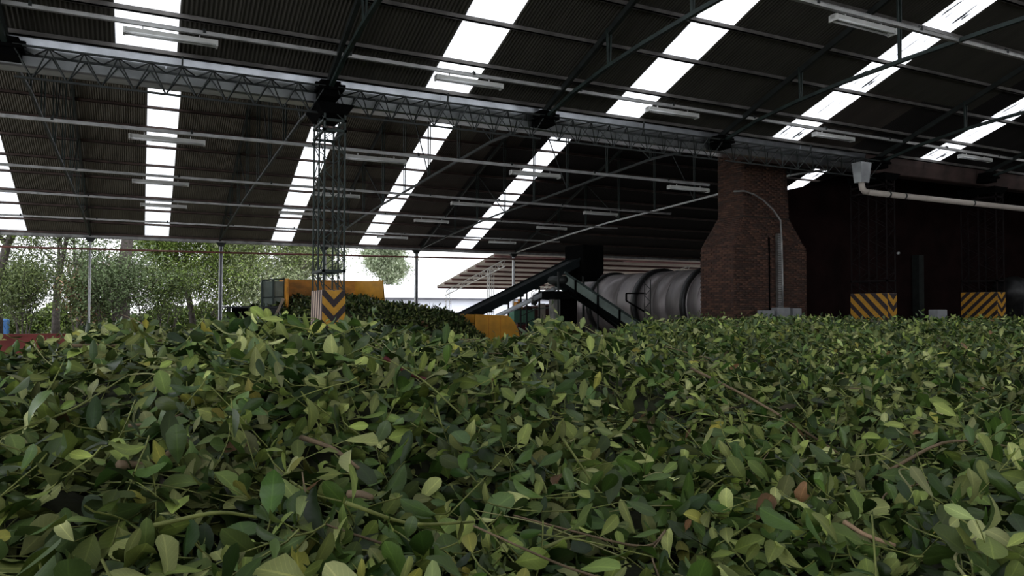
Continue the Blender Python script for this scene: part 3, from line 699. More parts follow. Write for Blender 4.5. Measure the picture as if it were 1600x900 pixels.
# ------------------------------------------------------------------ yard things between the far side and the drum
t = thing('green_cabinet', 'mint green metal cabinet beyond the conveyor, behind the red drum box', 'cabinet', (13.1, 26, 0))
MB().box((0, 0, .4), (.92, .6, 2.0)).build('body', MT['mint'], t, bevel=.01)
MB().box((.43, -.012, .45), (.445, 0, 1.95)).build('door_gap', MT['dgreen'], t)
MB().box((-.02, -.03, 1.98), (.95, .62, 2.03)).build('top_edge', MT['dgreen'], t)
MB().box((.05, .1, 0), (.87, .5, .4)).build('plinth', MT['concrete'], t)
tag(MB().box((13.25, 26.1, 2.03), (13.55, 26.35, 2.32)).box((13.4, 26.1, 2.32), (13.52, 26.3, 2.42)).build('orange_motor', MT['orange'], None, bevel=.03), 'small orange motor standing on the green cabinet', 'motor')
tag(MB().tube([(13.6, 26.2, 2.05), (13.75, 26.2, 2.13), (13.95, 26.2, 2.10), (14.0, 26.2, 2.04)], .05, 8).build('coiled_hose', MT['lean_beam'], None, True), 'dark red coiled hose lying on the green cabinet', 'hose')
t = thing('red_box', 'dark red metal box right of the orange hopper', 'box', (12.75, 25, 0))
MB().box((0, 0, 0), (.45, .4, 1.5)).build('body', MT['red_box'], t, bevel=.01)
MB().box((-.01, -.02, 1.46), (.46, .41, 1.52)).build('lid', MT['steel'], t)
tag(MB().box((14.28, 26, 0), (14.52, 26.2, 2.25)).build('white_pillar', MT['pvc'], None, bevel=.01), 'cream white pillar right of the green cabinet', 'pillar')
tag(MB().hexa([(13.95, 27, 0), (16.2, 27, 0), (16.2, 28, 0), (13.95, 28, 0)], [(13.95, 27, 2.05), (16.2, 27, 2.3), (16.2, 28, 2.3), (13.95, 28, 2.05)]).build('dark_shed', MT['lean_beam'], None), 'dark brown shed side in shadow behind the white pillar', 'shed')
tp = [(13.75, 2.2, .10), (13.85, 2.46, .16), (14.1, 2.58, .18), (14.5, 2.54, .17), (15.0, 2.45, .16), (15.5, 2.34, .1)]
tag(MB().tube([(x, 25.6, z) for x, z, r in tp], [r for _, _, r in tp], 10).build('tarpaulin', MT['tarp'], None, True), 'black tarpaulin bundled over a beam above the green cabinet', 'tarpaulin')
tag(MB().bar((13.7, 25.55, 2.02), (15.6, 25.55, 2.20), .05).build('beam', MT['sage']), 'thin grey green beam under the black tarpaulin', 'beam')
for j, (x0, z1, lab) in enumerate(((14.72, 1.95, 'stack of reddish bricks right of the white pillar, tallest'), (15.15, 1.55, 'lower stack of pinkish bricks against the concrete post'), (14.1, 1.35, 'small stack of pale bricks left of the white pillar'))):
    t = thing('brick_stack', lab, 'brick stack', (x0, 25.4, 0), 0, 'brick stacks beyond the conveyor'); k = 0; z = z1
    MB().box((.01, .01, 0), (.35, .35, z1 - .8)).build('stack_core', MT['brick_pile'], t)
    while z > z1 - .8:
        for xx in (0, .19):
            MB().box((xx + random.uniform(0, .02), random.uniform(0, .03), z - .085), (xx + .17, .3, z - .01)).build('brick', MT['brick_pile'] if (k + j) % 2 else MT['wood'], t)
        z -= .09; k += 1

# ------------------------------------------------------------------ lean-to roof beyond the eave
t = thing('lean_to_roof', 'open lean-to roof of brown sheets on dark red beams beyond the far eave', 'shed roof', (18.35, 38.7, 0))
SL = (5.22 - 3.52) / (48.5 - 38.7)
Vc, Fc = corrugated(1.0, .12, .015, 4)
me = mesh_np('roof_sheet', Vc, [Fc], MT['lean'], smooth=True)
for i in range(17):
    for j in range(2):
        o = link('roof_sheet', me, t); L = 4.95
        place_sheet(o, (i * 1.48, j * 4.85, 5.24 - SL * j * 4.85 + .02 * (1 - j)), 1.5, (0, L, -SL * L))
for j in range(8):
    y = .3 + j * 1.32; z = 5.22 - SL * y; MB().box((0, y - .05, z - .17), (25, y + .05, z - .03)).build('beam', MT['lean_beam'], t)
for i, xx in enumerate((.7, 7.5, 14.5)):
    m = MB(); n = 16
    p = lambda k, dz=0: Vector((xx, .3 + 9.4 * k / n, 5.0 - SL * 9.6 * k / n - dz))
    m.bar(p(0, .1), p(n, .1), .05); m.bar(p(0, .5), p(n, .4), .05)
    for k in range(n): m.bar(p(k, .1), p(k + .5, .45), .025); m.bar(p(k + .5, .45), p(k + 1, .1), .025)
    m.build('lattice_truss', MT['lattice'], t)
    for y in (2.3, 9.3):
        m = MB()
        for dx, dy in ((-.15, -.15), (.15, -.15), (.15, .15), (-.15, .15)): m.bar((xx + dx, y + dy, 0), (xx + dx, y + dy, 5 - SL * y - .2), .035)
        zz = 0; k = 0
        while zz < 4.6 - SL * y:
            s = 1 if k % 2 else -1
            m.bar((xx - .15 * s, y - .15, zz), (xx + .15 * s, y - .15, zz + .3), .02); m.bar((xx - .15, y - .15 * s, zz), (xx - .15, y + .15 * s, zz + .3), .02); zz += .3; k += 1
        m.build('lattice_post', MT['lattice'], t)

# ------------------------------------------------------------------ white warehouse
t = thing('white_warehouse', 'long white warehouse with pale roof far behind the yard', 'building', (18, 70, 0))
MB().box((0, 0, 0), (50, 12, 2.85)).build('wall', MT['white_wall'], t)
MB().hexa([(-.3, -.4, 2.95), (50.3, -.4, 2.95), (50.3, 6, 4.35), (-.3, 6, 4.35)], [(-.3, -.4, 3.05), (50.3, -.4, 3.05), (50.3, 6, 4.45), (-.3, 6, 4.45)]).build('roof', MT['white_roof'], t)
MB().box((-.3, -.5, 2.78), (50.3, -.38, 3.0)).build('gutter', MT['dark_trim'], t)

# ------------------------------------------------------------------ dark corner on the right
t = thing('dark_duct', 'dull grey horizontal duct in the dark corner behind the rightmost pier', 'duct', (29.8, 17, 2.75))
MB().tube([(0, 0, 0), (7, 0, 0)], .55, 24).build('duct_shell', MT['drum_band'], t, True)
for x in (.5, 3.5, 6): MB().tube([(x, 0, 0), (x + .1, 0, 0)], .6, 24).build('duct_band', MT['drum_band'], t, True); MB().box((x - .1, -.4, -2.75), (x + .2, .4, -.4)).build('duct_stand', MT['drum_band'], t)
tag(MB().bar((26.2, 18.1, 0), (26.2, 18.1, 4.1), .28, .28).build('wall_pillar', MT['steel']), 'faint grey pillar on the dark back wall between the two striped piers', 'pillar')
tag(MB().tube([(25.3, 18.22, 4.16), (25.3, 18.30, 4.16)], .05, 12).build('wall_knob', MT['tube'], None, True), 'tiny round white fitting on the dark back wall', 'fitting')
tag(MB().box((21.15, 14.0, 0), (21.6, 14.3, 2.06)).build('grey_crate', MT['box_grey'], None, bevel=.02), 'small grey box peeping over the leaves between the two striped piers', 'box')
# ------------------------------------------------------------------ the pile of cut leafy branches
CP = np.array([(-0.11, 1.47, 1.64), (-0.19, 2.46, 1.7), (-0.4, 3.79, 1.76), (-0.61, 5.24, 1.83), (-0.1, 5.65, 2.01), (-0.37, 5.56, 1.88), (0.16, 4.62, 1.93),
 (0.22, 1.25, 1.66), (0.29, 1.66, 1.73), (0.41, 2.37, 1.86), (0.26, 3.34, 1.99), (0.53, 3.09, 2.03), (0.84, 3.16, 2.0), (1.59, 4.58, 1.91), (2.01, 4.59, 1.88),
 (0.63, 1.26, 1.59), (0.86, 1.71, 1.66), (1.34, 2.81, 1.72), (2.19, 3.94, 1.94), (3.95, 5.86, 1.86), (5.42, 7.36, 1.87), (1.22, 1.2, 1.52), (1.75, 1.71, 1.56),
 (3.04, 2.97, 1.62), (4.68, 4.94, 1.71), (8.33, 8.14, 1.91), (1.55, 0.92, 1.56), (2.37, 1.4, 1.57), (4.32, 2.55, 1.6), (6.93, 4.37, 1.69), (11.86, 8.62, 1.86),
 (13.87, 7.61, 1.88), (-1.06, 9.48, 1.2), (-0.13, 9.02, 1.3), (1.06, 6.18, 1.6), (1.59, 9.27, 1.3), (2.59, 6.53, 1.68), (4.44, 11.2, 1.5), (3.89, 7.0, 1.7),
 (6.32, 11.38, 1.65), (8.43, 11.44, 1.84), (11.36, 11.1, 1.88), (15.05, 10.93, 1.88), (18.13, 9.94, 1.88), (-2.0, 5.5, 1.75), (-1.5, 3, 1.7), (-.8, 1.5, 1.6),
 (22, 9, 1.85), (24, 14, 1.75), (16, 14.5, 1.85), (10, 15, 1.8), (0, .5, 1.5), (1.5, .2, 1.45), (8, 1.5, 1.6), (16, 3, 1.7)])
CREST = np.array([(-1.2, -0.05, 4.2), (-0.1405, -0.0497, 4.2), (-0.1046, -0.0486, 4.4), (-0.0798, -0.0397, 4.6), (-0.0479, -0.0178, 5), (-0.0213, -0.0134, 5.2), (0.0097, -0.0228, 5), (0.031, -0.0339, 4.4), (0.0562, -0.0311, 3.6), (0.0931, -0.0234, 3.2), (0.1311, -0.0163, 3.1), (0.1701, -0.0139, 3.1), (0.2, -0.026, 3.1), (0.215, -0.032, 3.1), (0.243, -0.031, 3.2), (0.2595, -0.0292, 3.3), (0.2929, -0.0319, 3.8), (0.3352, -0.038, 4.5), (0.3779, -0.042, 4.8), (0.4123, -0.045, 4.9), (0.4554, -0.0475, 4.6), (0.4813, -0.042, 4.6), (0.5029, -0.0258, 4.6), (0.5331, -0.0248, 4.8), (0.5674, -0.0358, 5.5), (0.6014, -0.0313, 7), (0.6352, -0.0234, 9.5), (0.6769, -0.0189, 11), (0.7178, -0.0152, 12), (0.7814, -0.0148, 12.3), (0.835, -0.0135, 12.5), (0.8936, -0.0162, 13), (0.9425, -0.0164, 13.5), (0.9759, -0.0153, 13.8), (1.0207, -0.0148, 14), (1.0691, -0.012, 14.5), (1.6, -0.02, 15)])   # heading, rise per metre, distance
_ca = np.arctan2(CP[:, 0], CP[:, 1]); _cr = np.log(np.hypot(CP[:, 0], CP[:, 1]))
_lump = [(RNG.uniform(.5, 1.4) * 6.28 / w, RNG.uniform(0, 6.28), RNG.uniform(0, 6.28), a) for w, a in ((3, .05), (2.2, .05), (1.3, .045), (1., .04), (.7, .035), (.5, .03), (.35, .026), (.24, .018))]
def pile_h(X, Y):
    X = np.asarray(X, float); Y = np.asarray(Y, float); sh = X.shape; X = X.ravel(); Y = Y.ravel()
    a = np.arctan2(X, Y); r = np.log(np.maximum(np.hypot(X, Y), .3)); out = np.empty_like(X)
    for i in range(0, len(X), 20000):
        s = slice(i, i + 20000)
        d = ((a[s, None] - _ca) / .13) ** 2 + ((r[s, None] - _cr) / .17) ** 2
        w = np.exp(-.5 * np.minimum(d, 300)) + 1e-4 / (1 + d) ** 2
        out[s] = (w * CP[:, 2]).sum(1) / w.sum(1)
    rr = np.minimum(np.hypot(X, Y), 6)
    amp = .42 + rr / 6 * 1.05
    for f, p, th, A in _lump: out += A * amp * np.sin(f * (X * math.cos(th) + Y * math.sin(th)) + p) * np.sin(f * .8 * (Y * math.cos(th) - X * math.sin(th)) + p * 2)
    # crest of the heap: how far away and how high the skyline of leaves lies in each direction
    A = a; r = np.exp(r)
    rc = np.interp(A, CREST[:, 0], CREST[:, 2]); tn = np.interp(A, CREST[:, 0], CREST[:, 1])
    zc = 2.1 + tn * rc - .055
    out += np.exp(-((r - rc) / (.22 * rc)) ** 2) * (zc - .02 - (1.86 - .05 * np.clip((rc - 5) / 9, -.5, 1)) ) * .55
    lim = 2.1 + tn * r - .055 - .03 * np.abs(r - rc) - .02 * np.maximum(r - rc, 0)
    k = .02; out = lim - k * np.logaddexp(0, (lim - out) / k) * 1.0 if False else np.minimum(out, lim + .012 * np.sin(X * 9 + Y * 4) * np.sin(Y * 7 - X * 3))
    out = np.maximum(out, .3)
    return out.reshape(sh)

PROFILES = {'card': (np.array([0, 1.]), np.array([.55, .35])),
    # t along the leaf, half width
    'hi': (np.array([0, .12, .32, .55, .78, .93, 1.]), np.array([.03, .28, .72, 1.0, .92, .52, .0])),
    'mid': (np.array([0, .3, .7, 1.]), np.array([.05, .75, 1.0, .15])),
    'lo': (np.array([0, .55, 1.]), np.array([.05, 1.0, .1]))}
def leaf_grid(kind):
    t, hw = PROFILES[kind]; n = len(t)
    V = np.zeros((n, 3, 3)); V[:, :, 0] = t[:, None]; V[:, 0, 1] = -hw; V[:, 2, 1] = hw
    F = []
    for i in range(n - 1):
        for j in (0, 1): F.append((i * 3 + j, (i + 1) * 3 + j, (i + 1) * 3 + j + 1, i * 3 + j + 1))
    return V.reshape(-1, 3), np.array(F), n
PAL = np.array([(.330, .400, .100), (.420, .470, .160), (.250, .330, .070), (.180, .260, .060), (.480, .520, .210), (.110, .180, .045), (.400, .400, .080), (.30, .38, .13)])
PALW = np.array([.2, .17, .18, .15, .1, .12, .03, .05])
def leaf_colors(n, rng, dark=1.0):
    c = PAL[rng.choice(len(PAL), n, p=PALW / PALW.sum())] * (.34 + .86 * rng.random((n, 1)) ** 1.3)
    y = rng.random(n) < .006; c[y] = np.array([.38, .34, .06]) * rng.uniform(.6, 1.1, (y.sum(), 1))
    b = rng.random(n) < .009; c[b] = np.array([.22, .12, .055]) * rng.uniform(.5, 1.2, (b.sum(), 1))
    return c * dark
def make_leaves(kind, base, dirv, nrm, L, Wd, fold, curl, wav, cols):
    """base,dirv,nrm (n,3); builds leaf meshes"""
    G, F, nt_ = leaf_grid(kind); n = len(base)
    side = np.cross(nrm, dirv); side /= np.linalg.norm(side, axis=1, keepdims=True) + 1e-9
    nrm = np.cross(dirv, side)
    t = G[None, :, 0]; s = G[None, :, 1]
    x = t * L[:, None]; y = s * (Wd / 2)[:, None] * np.cos(fold[:, None] * .6)
    z = np.abs(s) * (Wd / 2)[:, None] * np.sin(fold[:, None]) - curl[:, None] * (t ** 2) * L[:, None] + wav[:, None] * np.sin(t * 7 + s * 2) * L[:, None] * np.abs(s)
    x = x - np.abs(curl[:, None]) * .35 * t ** 2 * L[:, None]
    P = base[:, None] + dirv[:, None] * x[..., None] + side[:, None] * y[..., None] + nrm[:, None] * z[..., None]
    mid = (np.abs(G[:, 1]) < .01).astype(float)
    C = np.ones((n, len(G), 4)); C[:, :, :3] = cols[:, None] * (1 + .28 * mid[None, :, None]) * (1 - .12 * t[..., None])
    FF = F[None] + (np.arange(n) * len(G))[:, None, None]
    LCO = np.zeros((n, len(G), 3)); LCO[:, :, 0] = G[None, :, 0]; LCO[:, :, 1] = np.sign(G[None, :, 1]); LCO[:, :, 2] = 1 if kind in ('hi', 'mid') else 0
    make_leaves.lc = LCO.reshape(-1, 3)
    return P.reshape(-1, 3), FF.reshape(-1, 4), C.reshape(-1, 4)

def sprigs(n, xy, rng, Lrange, nleaf, leafL, lift, zoff=None):
    """returns leaf bases/directions/normals arranged along sprigs lying on the pile, plus the stem polylines"""
    x, y = xy; e = .06
    h = pile_h(x, y); gx = (pile_h(x + e, y) - h) / e; gy = (pile_h(x, y + e) - h) / e
    N = np.stack([-gx, -gy, np.ones(n)], 1); N /= np.linalg.norm(N, axis=1, keepdims=True)
    th = rng.uniform(0, 2 * math.pi, n); pitch = rng.normal(.0, .30, n)
    D = np.stack([np.cos(th), np.sin(th), np.zeros(n)], 1); D -= N * (D * N).sum(1, keepdims=True); D /= np.linalg.norm(D, axis=1, keepdims=True)
    D0 = D; D = D * np.cos(pitch)[:, None] + N * np.sin(pitch)[:, None]
    U = np.cross(np.cross(D, N), D); U /= np.linalg.norm(U, axis=1, keepdims=True)
    roll = rng.normal(0, .5, n); Sd = np.cross(D, U); U, Sd = U * np.cos(roll)[:, None] + Sd * np.sin(roll)[:, None], Sd * np.cos(roll)[:, None] - U * np.sin(roll)[:, None]
    Ls = rng.uniform(*Lrange, n); off = rng.uniform(*lift, n)
    B = np.stack([x, y, h], 1) + N * off[:, None] - D * (Ls * .5)[:, None]
    bend = rng.normal(0, .5, n)
    k = nleaf; tt = (np.arange(k) + .6) / k
    cx = np.ones((n, k)) * tt; bx = bend[:, None] * (cx ** 2) * .5
    drp = -.25 * (cx - .3) ** 2
    P = B[:, None] + D[:, None] * (cx * Ls[:, None])[..., None] + Sd[:, None] * (bx * Ls[:, None])[..., None] + U[:, None] * (drp * Ls[:, None])[..., None]
    ta = D[:, None] + Sd[:, None] * (bend[:, None] * cx)[..., None]; ta /= np.linalg.norm(ta, axis=2, keepdims=True)
    sg = np.where(np.arange(k) % 2 == 0, 1., -1.)[None] * np.ones((n, 1))
    ang = rng.normal(.85, .22, (n, k)) * sg; el = rng.normal(.12, .35, (n, k))
    sd = np.cross(ta, U[:, None] * np.ones((1, k, 1)))
    ld = ta * np.cos(ang)[..., None] + sd * np.sin(ang)[..., None]; ld = ld * np.cos(el)[..., None] + U[:, None] * np.sin(el)[..., None]
    flip = np.where(rng.random(n) < .38, -1., 1.)
    nn = U[:, None] * flip[:, None, None] + rng.normal(0, .50, (n, k, 3))
    nn -= ld * (nn * ld).sum(2, keepdims=True); nn /= np.linalg.norm(nn, axis=2, keepdims=True) + 1e-9
    LL = rng.uniform(*leafL, (n, k)) * (1 - .25 * np.abs(cx - .45))
    tip = P[:, :, :] ; stem = np.concatenate([B[:, None], P], 1)
    return P.reshape(-1, 3), ld.reshape(-1, 3), nn.reshape(-1, 3), LL.ravel(), stem, np.repeat(np.arange(n), k)

def wedge_points(n, r0, r1, a0, a1, rng, power=2.):
    u = rng.random(n); r = (r0 ** power + u * (r1 ** power - r0 ** power)) ** (1 / power); a = rng.uniform(a0, a1, n)
    return r * np.sin(a), r * np.cos(a)
def footprint(x, y):
    return ((y < 16.3) | (x < 9)) & (y < 17.0) & (x > -6) & ((x > 2) | (y < 10.5)) & ~((x > 2.9) & (x < 3.75) & (y > 14.3))

A0, A1 = math.radians(-21), math.radians(72)
pile = thing('leaf_pile', 'huge heap of freshly cut green leafy branches filling the foreground', 'leaf pile', (0, 0, 0))
# packed core under the loose leaves
na, nr_ = 240, 150
aa = np.linspace(math.radians(-60), math.radians(100), na); rr = np.exp(np.linspace(math.log(.35), math.log(24), nr_))
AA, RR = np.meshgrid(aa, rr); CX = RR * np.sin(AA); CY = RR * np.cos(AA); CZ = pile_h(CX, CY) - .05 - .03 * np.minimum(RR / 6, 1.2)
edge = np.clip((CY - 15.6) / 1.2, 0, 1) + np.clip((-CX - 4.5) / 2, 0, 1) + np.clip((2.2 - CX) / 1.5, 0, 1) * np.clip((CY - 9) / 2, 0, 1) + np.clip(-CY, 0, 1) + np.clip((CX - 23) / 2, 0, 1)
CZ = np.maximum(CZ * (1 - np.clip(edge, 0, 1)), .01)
idx = np.arange(na * nr_).reshape(nr_, na)
Fc_ = np.stack([idx[:-1, :-1], idx[:-1, 1:], idx[1:, 1:], idx[1:, :-1]], -1).reshape(-1, 4)[:, ::-1]
_fz = CZ.ravel()[Fc_].max(1) > .02; Fc_ = Fc_[_fz]
link('pile_core', mesh_np('pile_core', np.stack([CX, CY, CZ], -1).reshape(-1, 3), [Fc_.copy()], MT['core'], smooth=True), pile)

def stems_mesh(st, rad, every=1):
    """thin three-sided stems from polylines (n,k,3)"""
    st = st[::every]; n, k, _ = st.shape
    d = st[:, -1] - st[:, 0]; d /= np.linalg.norm(d, axis=1, keepdims=True) + 1e-9
    a = np.cross(d, [0, 0, 1.]); a /= np.linalg.norm(a, axis=1, keepdims=True) + 1e-9; b = np.cross(a, d)
    V = []
    for q in range(3):
        t = 2 * math.pi * q / 3; V.append(st + (a * math.cos(t) + b * math.sin(t))[:, None] * (rad * np.linspace(1, .55, k))[None, :, None])
    V = np.stack(V, 2).reshape(-1, 3); F = []
    base = (np.arange(n) * k * 3)[:, None]
    for i in range(k - 1):
        for q in range(3):
            F.append(base + np.array([[i * 3 + q, i * 3 + (q + 1) % 3, (i + 1) * 3 + (q + 1) % 3, (i + 1) * 3 + q]]))
    return V, np.concatenate(F)
bands = [  # kind, count of sprigs, r0, r1, sprig length, leaves per sprig, leaf length, lift
    ('hi', 1250, 1.0, 2.6, (.18, .42), 9, (.045, .112), (-.09, .05)),
    ('mid', 4300, 2.45, 6.2, (.18, .42), 10, (.045, .098), (-.10, .05)),
    ('mid', 6200, 6.0, 10.5, (.2, .45), 9, (.055, .10), (-.08, .06)),
    ('lo', 14000, 10.0, 20, (.25, .5), 8, (.065, .115), (-.05, .08))]
for bi, (kind, n, r0, r1, LR, k, LL_, lift) in enumerate(bands):
    rng = np.random.default_rng(100 + bi)
    x, y = wedge_points(n, r0, r1, A0, A1, rng); ok = footprint(x, y); x, y = x[ok], y[ok]
    P, ld, nn, L, stem, owner = sprigs(len(x), (x, y), rng, LR, k, LL_, lift)
    hgt = rng.uniform(.34, .56, len(L))
    patch = np.sin(x * 2.1 + 1 + np.sin(y * 1.3)) * np.sin(y * 2.4 + np.sin(x * 1.7) * 1.5) + .6 * np.sin(x * 5.3 + y * 1.9) * np.sin(y * 4.7 - x * 2.2)
    tone = (rng.uniform(.72, 1.18, len(x)) * (1.0 + .20 * patch))[owner]      # fresher and more wilted armfuls
    cols = leaf_colors(len(L), rng) * tone[:, None]
    V, F, C = make_leaves(kind, P, ld, nn, L, L * hgt, rng.normal(.26, .25, len(L)), rng.normal(.10, .28, len(L)), rng.normal(0, .06, len(L)), cols)
    tag(link('leaves', mesh_np('leaves', V, [F], MT['leaf'], tint=C, lc=make_leaves.lc, smooth=True), pile), kind='stuff')
    if bi < 3:
        V, F = stems_mesh(stem, (.0023, .0026, .0032)[bi])
        tag(link('stems', mesh_np('stems', V, [F], MT['stem']), pile), kind='stuff')
# loose single leaves on top, nearest ones are parts of their own
rng = np.random.default_rng(5)
LEAFM = []
for i in range(14):
    z3 = np.zeros((1, 3)); L = np.array([1.]); 
    cols = leaf_colors(1, rng) * rng.uniform(.9, 1.25)
    V, F, C = make_leaves('hi', z3, np.array([[1., 0, 0]]), np.array([[0, 0, 1.]]), L, L * rng.uniform(.44, .58), np.array([rng.normal(.25, .15)]), np.array([rng.normal(.12, .2)]), np.array([rng.normal(0, .04)]), cols)
    # petiole
    pv, pf = stems_mesh(np.array([[[-.16, 0, .015], [-.05, 0, 0], [.02, 0, 0], [.9, 0, .002 - (.1 if False else 0)]]])[:, :3], .014)
    pc = np.ones((len(pv), 4)); pc[:, :3] = (.26, .30, .10)
    LEAFM.append(mesh_np('leaf', np.concatenate([V, pv]), [F, pf + len(V)], MT['leaf'], tint=np.concatenate([C, pc]), lc=np.concatenate([make_leaves.lc, np.zeros((len(pv), 3))]), smooth=True))
x, y = wedge_points(285, 1.42, 3.4, math.radians(-8), math.radians(60), rng, 1.6)
h = pile_h(x, y)
for i in range(len(x)):
    o = link('leaf', LEAFM[i % 14], pile); s = rng.uniform(.07, .105)
    o.matrix_local = (Matrix.Translation((x[i], y[i], h[i] + rng.uniform(.035, .06))) @ Matrix.Rotation(rng.uniform(0, 6.28), 4, 'Z') @
                      Matrix.Rotation(rng.normal(0, .38), 4, 'X') @ Matrix.Rotation(rng.normal(0, .35) + (math.pi if rng.random() < .5 else 0), 4, 'Y') @ Matrix.Scale(s, 4))
# long shoots and bare sticks lying on top
def on_pile(pts, lift): return [(a, b, float(pile_h(np.array([a]), np.array([b]))[0]) + lift + c) for a, b, c in pts]
def shoot(pts, r, m, name, lift=.05):
    q = on_pile(pts, lift); n = len(q)
    # smooth resample
    Q = np.array(q); t = np.linspace(0, n - 1, 4 * n); Q = np.stack([np.interp(t, np.arange(n), Q[:, i]) for i in range(3)], 1)
    for _ in range(3): Q[1:-1] = (Q[:-2] + Q[1:-1] * 2 + Q[2:]) / 4
    return MB().tube([tuple(v) for v in Q], list(np.linspace(r, r * .6, len(Q))), 6).build(name, m, pile, True)
def gp(px, py, dep):   # the place on the pile seen in that direction
    d = fw + rt * ((px - 800) / 1155.8) - up * ((py - 450) / 1155.8); p = CAM + d * dep; return (p.x, p.y)
def seg(points, r, m, name, lift=.05, jit=0):
    return shoot([(*gp(*p), 0) for p in points], r, m, name, lift)
seg([(110, 630, 2.9), (200, 590, 3.1), (300, 548, 3.5)], .008, MT['stick'], 'bare_stick', .06)
seg([(470, 705, 1.85), (520, 722, 1.8), (560, 742, 1.75)], .007, MT['stick'], 'bare_stick', .07)
seg([(185, 800, 1.5), (240, 760, 1.6), (290, 735, 1.7)], .010, MT['stick'], 'bare_stick', .06)
seg([(200, 700, 1.9), (250, 688, 1.95), (290, 684, 2.0)], .005, MT['stick'], 'bare_stick', .06)
seg([(1080, 620, 3.6), (1200, 655, 3.2), (1320, 690, 2.9)], .007, MT['stick'], 'bare_stick', .06)
seg([(1380, 745, 2.3), (1480, 725, 2.4), (1600, 700, 2.5)], .006, MT['stick'], 'bare_stick', .06)
seg([(545, 840, 1.5), (565, 853, 1.48), (580, 862, 1.46)], .009, MT['stick'], 'bare_stick', .07)
seg([(1320, 875, 1.65), (1350, 890, 1.6), (1400, 910, 1.55)], .006, MT['stick_in'], 'bare_stick', .06)
seg([(600, 650, 2.5), (640, 655, 2.5), (665, 668, 2.4)], .008, MT['red_box'], 'bare_stick', .06)
seg([(540, 905, 1.35), (640, 850, 1.45), (740, 815, 1.6)], .0045, MT['stem'], 'green_shoot', .075)
seg([(230, 885, 1.3), (340, 860, 1.35), (400, 850, 1.4)], .0045, MT['stem'], 'green_shoot', .07)
seg([(0, 745, 1.8), (110, 700, 2.0), (200, 650, 2.4)], .004, MT['stem'], 'green_shoot', .06)
seg([(330, 530, 3.0), (352, 555, 2.9), (372, 595, 2.6)], .0045, MT['stem'], 'green_shoot', .08)
seg([(850, 860, 1.45), (890, 820, 1.55), (915, 795, 1.6)], .004, MT['stem'], 'green_shoot', .08)
seg([(1300, 780, 2.0), (1450, 745, 2.2), (1590, 800, 2.0)], .0035, MT['stem'], 'green_shoot', .07)
seg([(1470, 620, 3.6), (1530, 670, 3.2), (1580, 700, 3.0)], .004, MT['stem'], 'green_shoot', .07)
seg([(690, 610, 3.0), (760, 600, 3.2), (800, 640, 2.9)], .004, MT['stem'], 'green_shoot', .07)
seg([(880, 690, 2.2), (940, 740, 2.0), (960, 760, 1.9)], .004, MT['stem'], 'green_shoot', .07)
rs = np.random.default_rng(77)
for i in range(110):
    r = rs.uniform(1.3, 5.5) ; a = rs.uniform(-.15, 1.1); x0, y0 = r * math.sin(a), r * math.cos(a); th = rs.uniform(0, 6.28); L = rs.uniform(.15, .42)
    cb = rs.normal(0, .25)
    shoot([(x0, y0, 0), (x0 + L * math.cos(th) / 2, y0 + L * math.sin(th) / 2, rs.uniform(0, .04)), (x0 + L * math.cos(th + cb), y0 + L * math.sin(th + cb), rs.uniform(-.01, .07))],
          rs.uniform(.0018, .0040), MT['stick'] if i % 4 == 0 else MT['stem_pale'] if i % 4 == 1 else MT['stem'], 'bare_stick' if i % 4 == 0 else 'green_shoot', .045)
# upright tufts on the skyline of the heap: leaves stand up at the crest
rng = np.random.default_rng(31)
tufts = [(-.1, 5.6, .18, 60, .09), (.30, 3.3, .12, 40, .085), (.42, 3.1, .07, 22, .08), (2.19, 3.94, .12, 46, .08), (1.05, 3.2, .12, 26, .08), (11.3, 11.0, .5, 60, .11), (8.9, 8.0, .35, 60, .10), (13.8, 8.4, .3, 50, .1), (5.0, 7, .3, 60, .1), (-.5, 5.3, .3, 50, .085)]
B = []; Dv = []; Nn = []; Lh = []
for (tx, ty, sp, n, L) in tufts:
    px = rng.normal(tx, sp, n); py = rng.normal(ty, sp, n); hh_ = pile_h(px, py)
    for i in range(n):
        th = rng.uniform(0, 6.28); el = rng.uniform(.1, 1.0)
        dv = np.array([math.cos(th) * math.cos(el), math.sin(th) * math.cos(el), math.sin(el)])
        B.append((px[i], py[i], hh_[i] + rng.uniform(.0, .07))); Dv.append(dv); v = rng.normal(0, 1, 3); v -= dv * v.dot(dv); Nn.append(v / np.linalg.norm(v)); Lh.append(L * rng.uniform(.7, 1.1))
n = len(B); Lh = np.array(Lh)
V, F, C = make_leaves('hi', np.array(B), np.array(Dv), np.array(Nn), Lh, Lh * .5, rng.normal(.2, .15, n), rng.normal(.1, .2, n), rng.normal(0, .04, n), leaf_colors(n, rng))
tag(link('leaves', mesh_np('leaves', V, [F], MT['leaf'], tint=C, lc=make_leaves.lc, smooth=True), pile), kind='stuff')

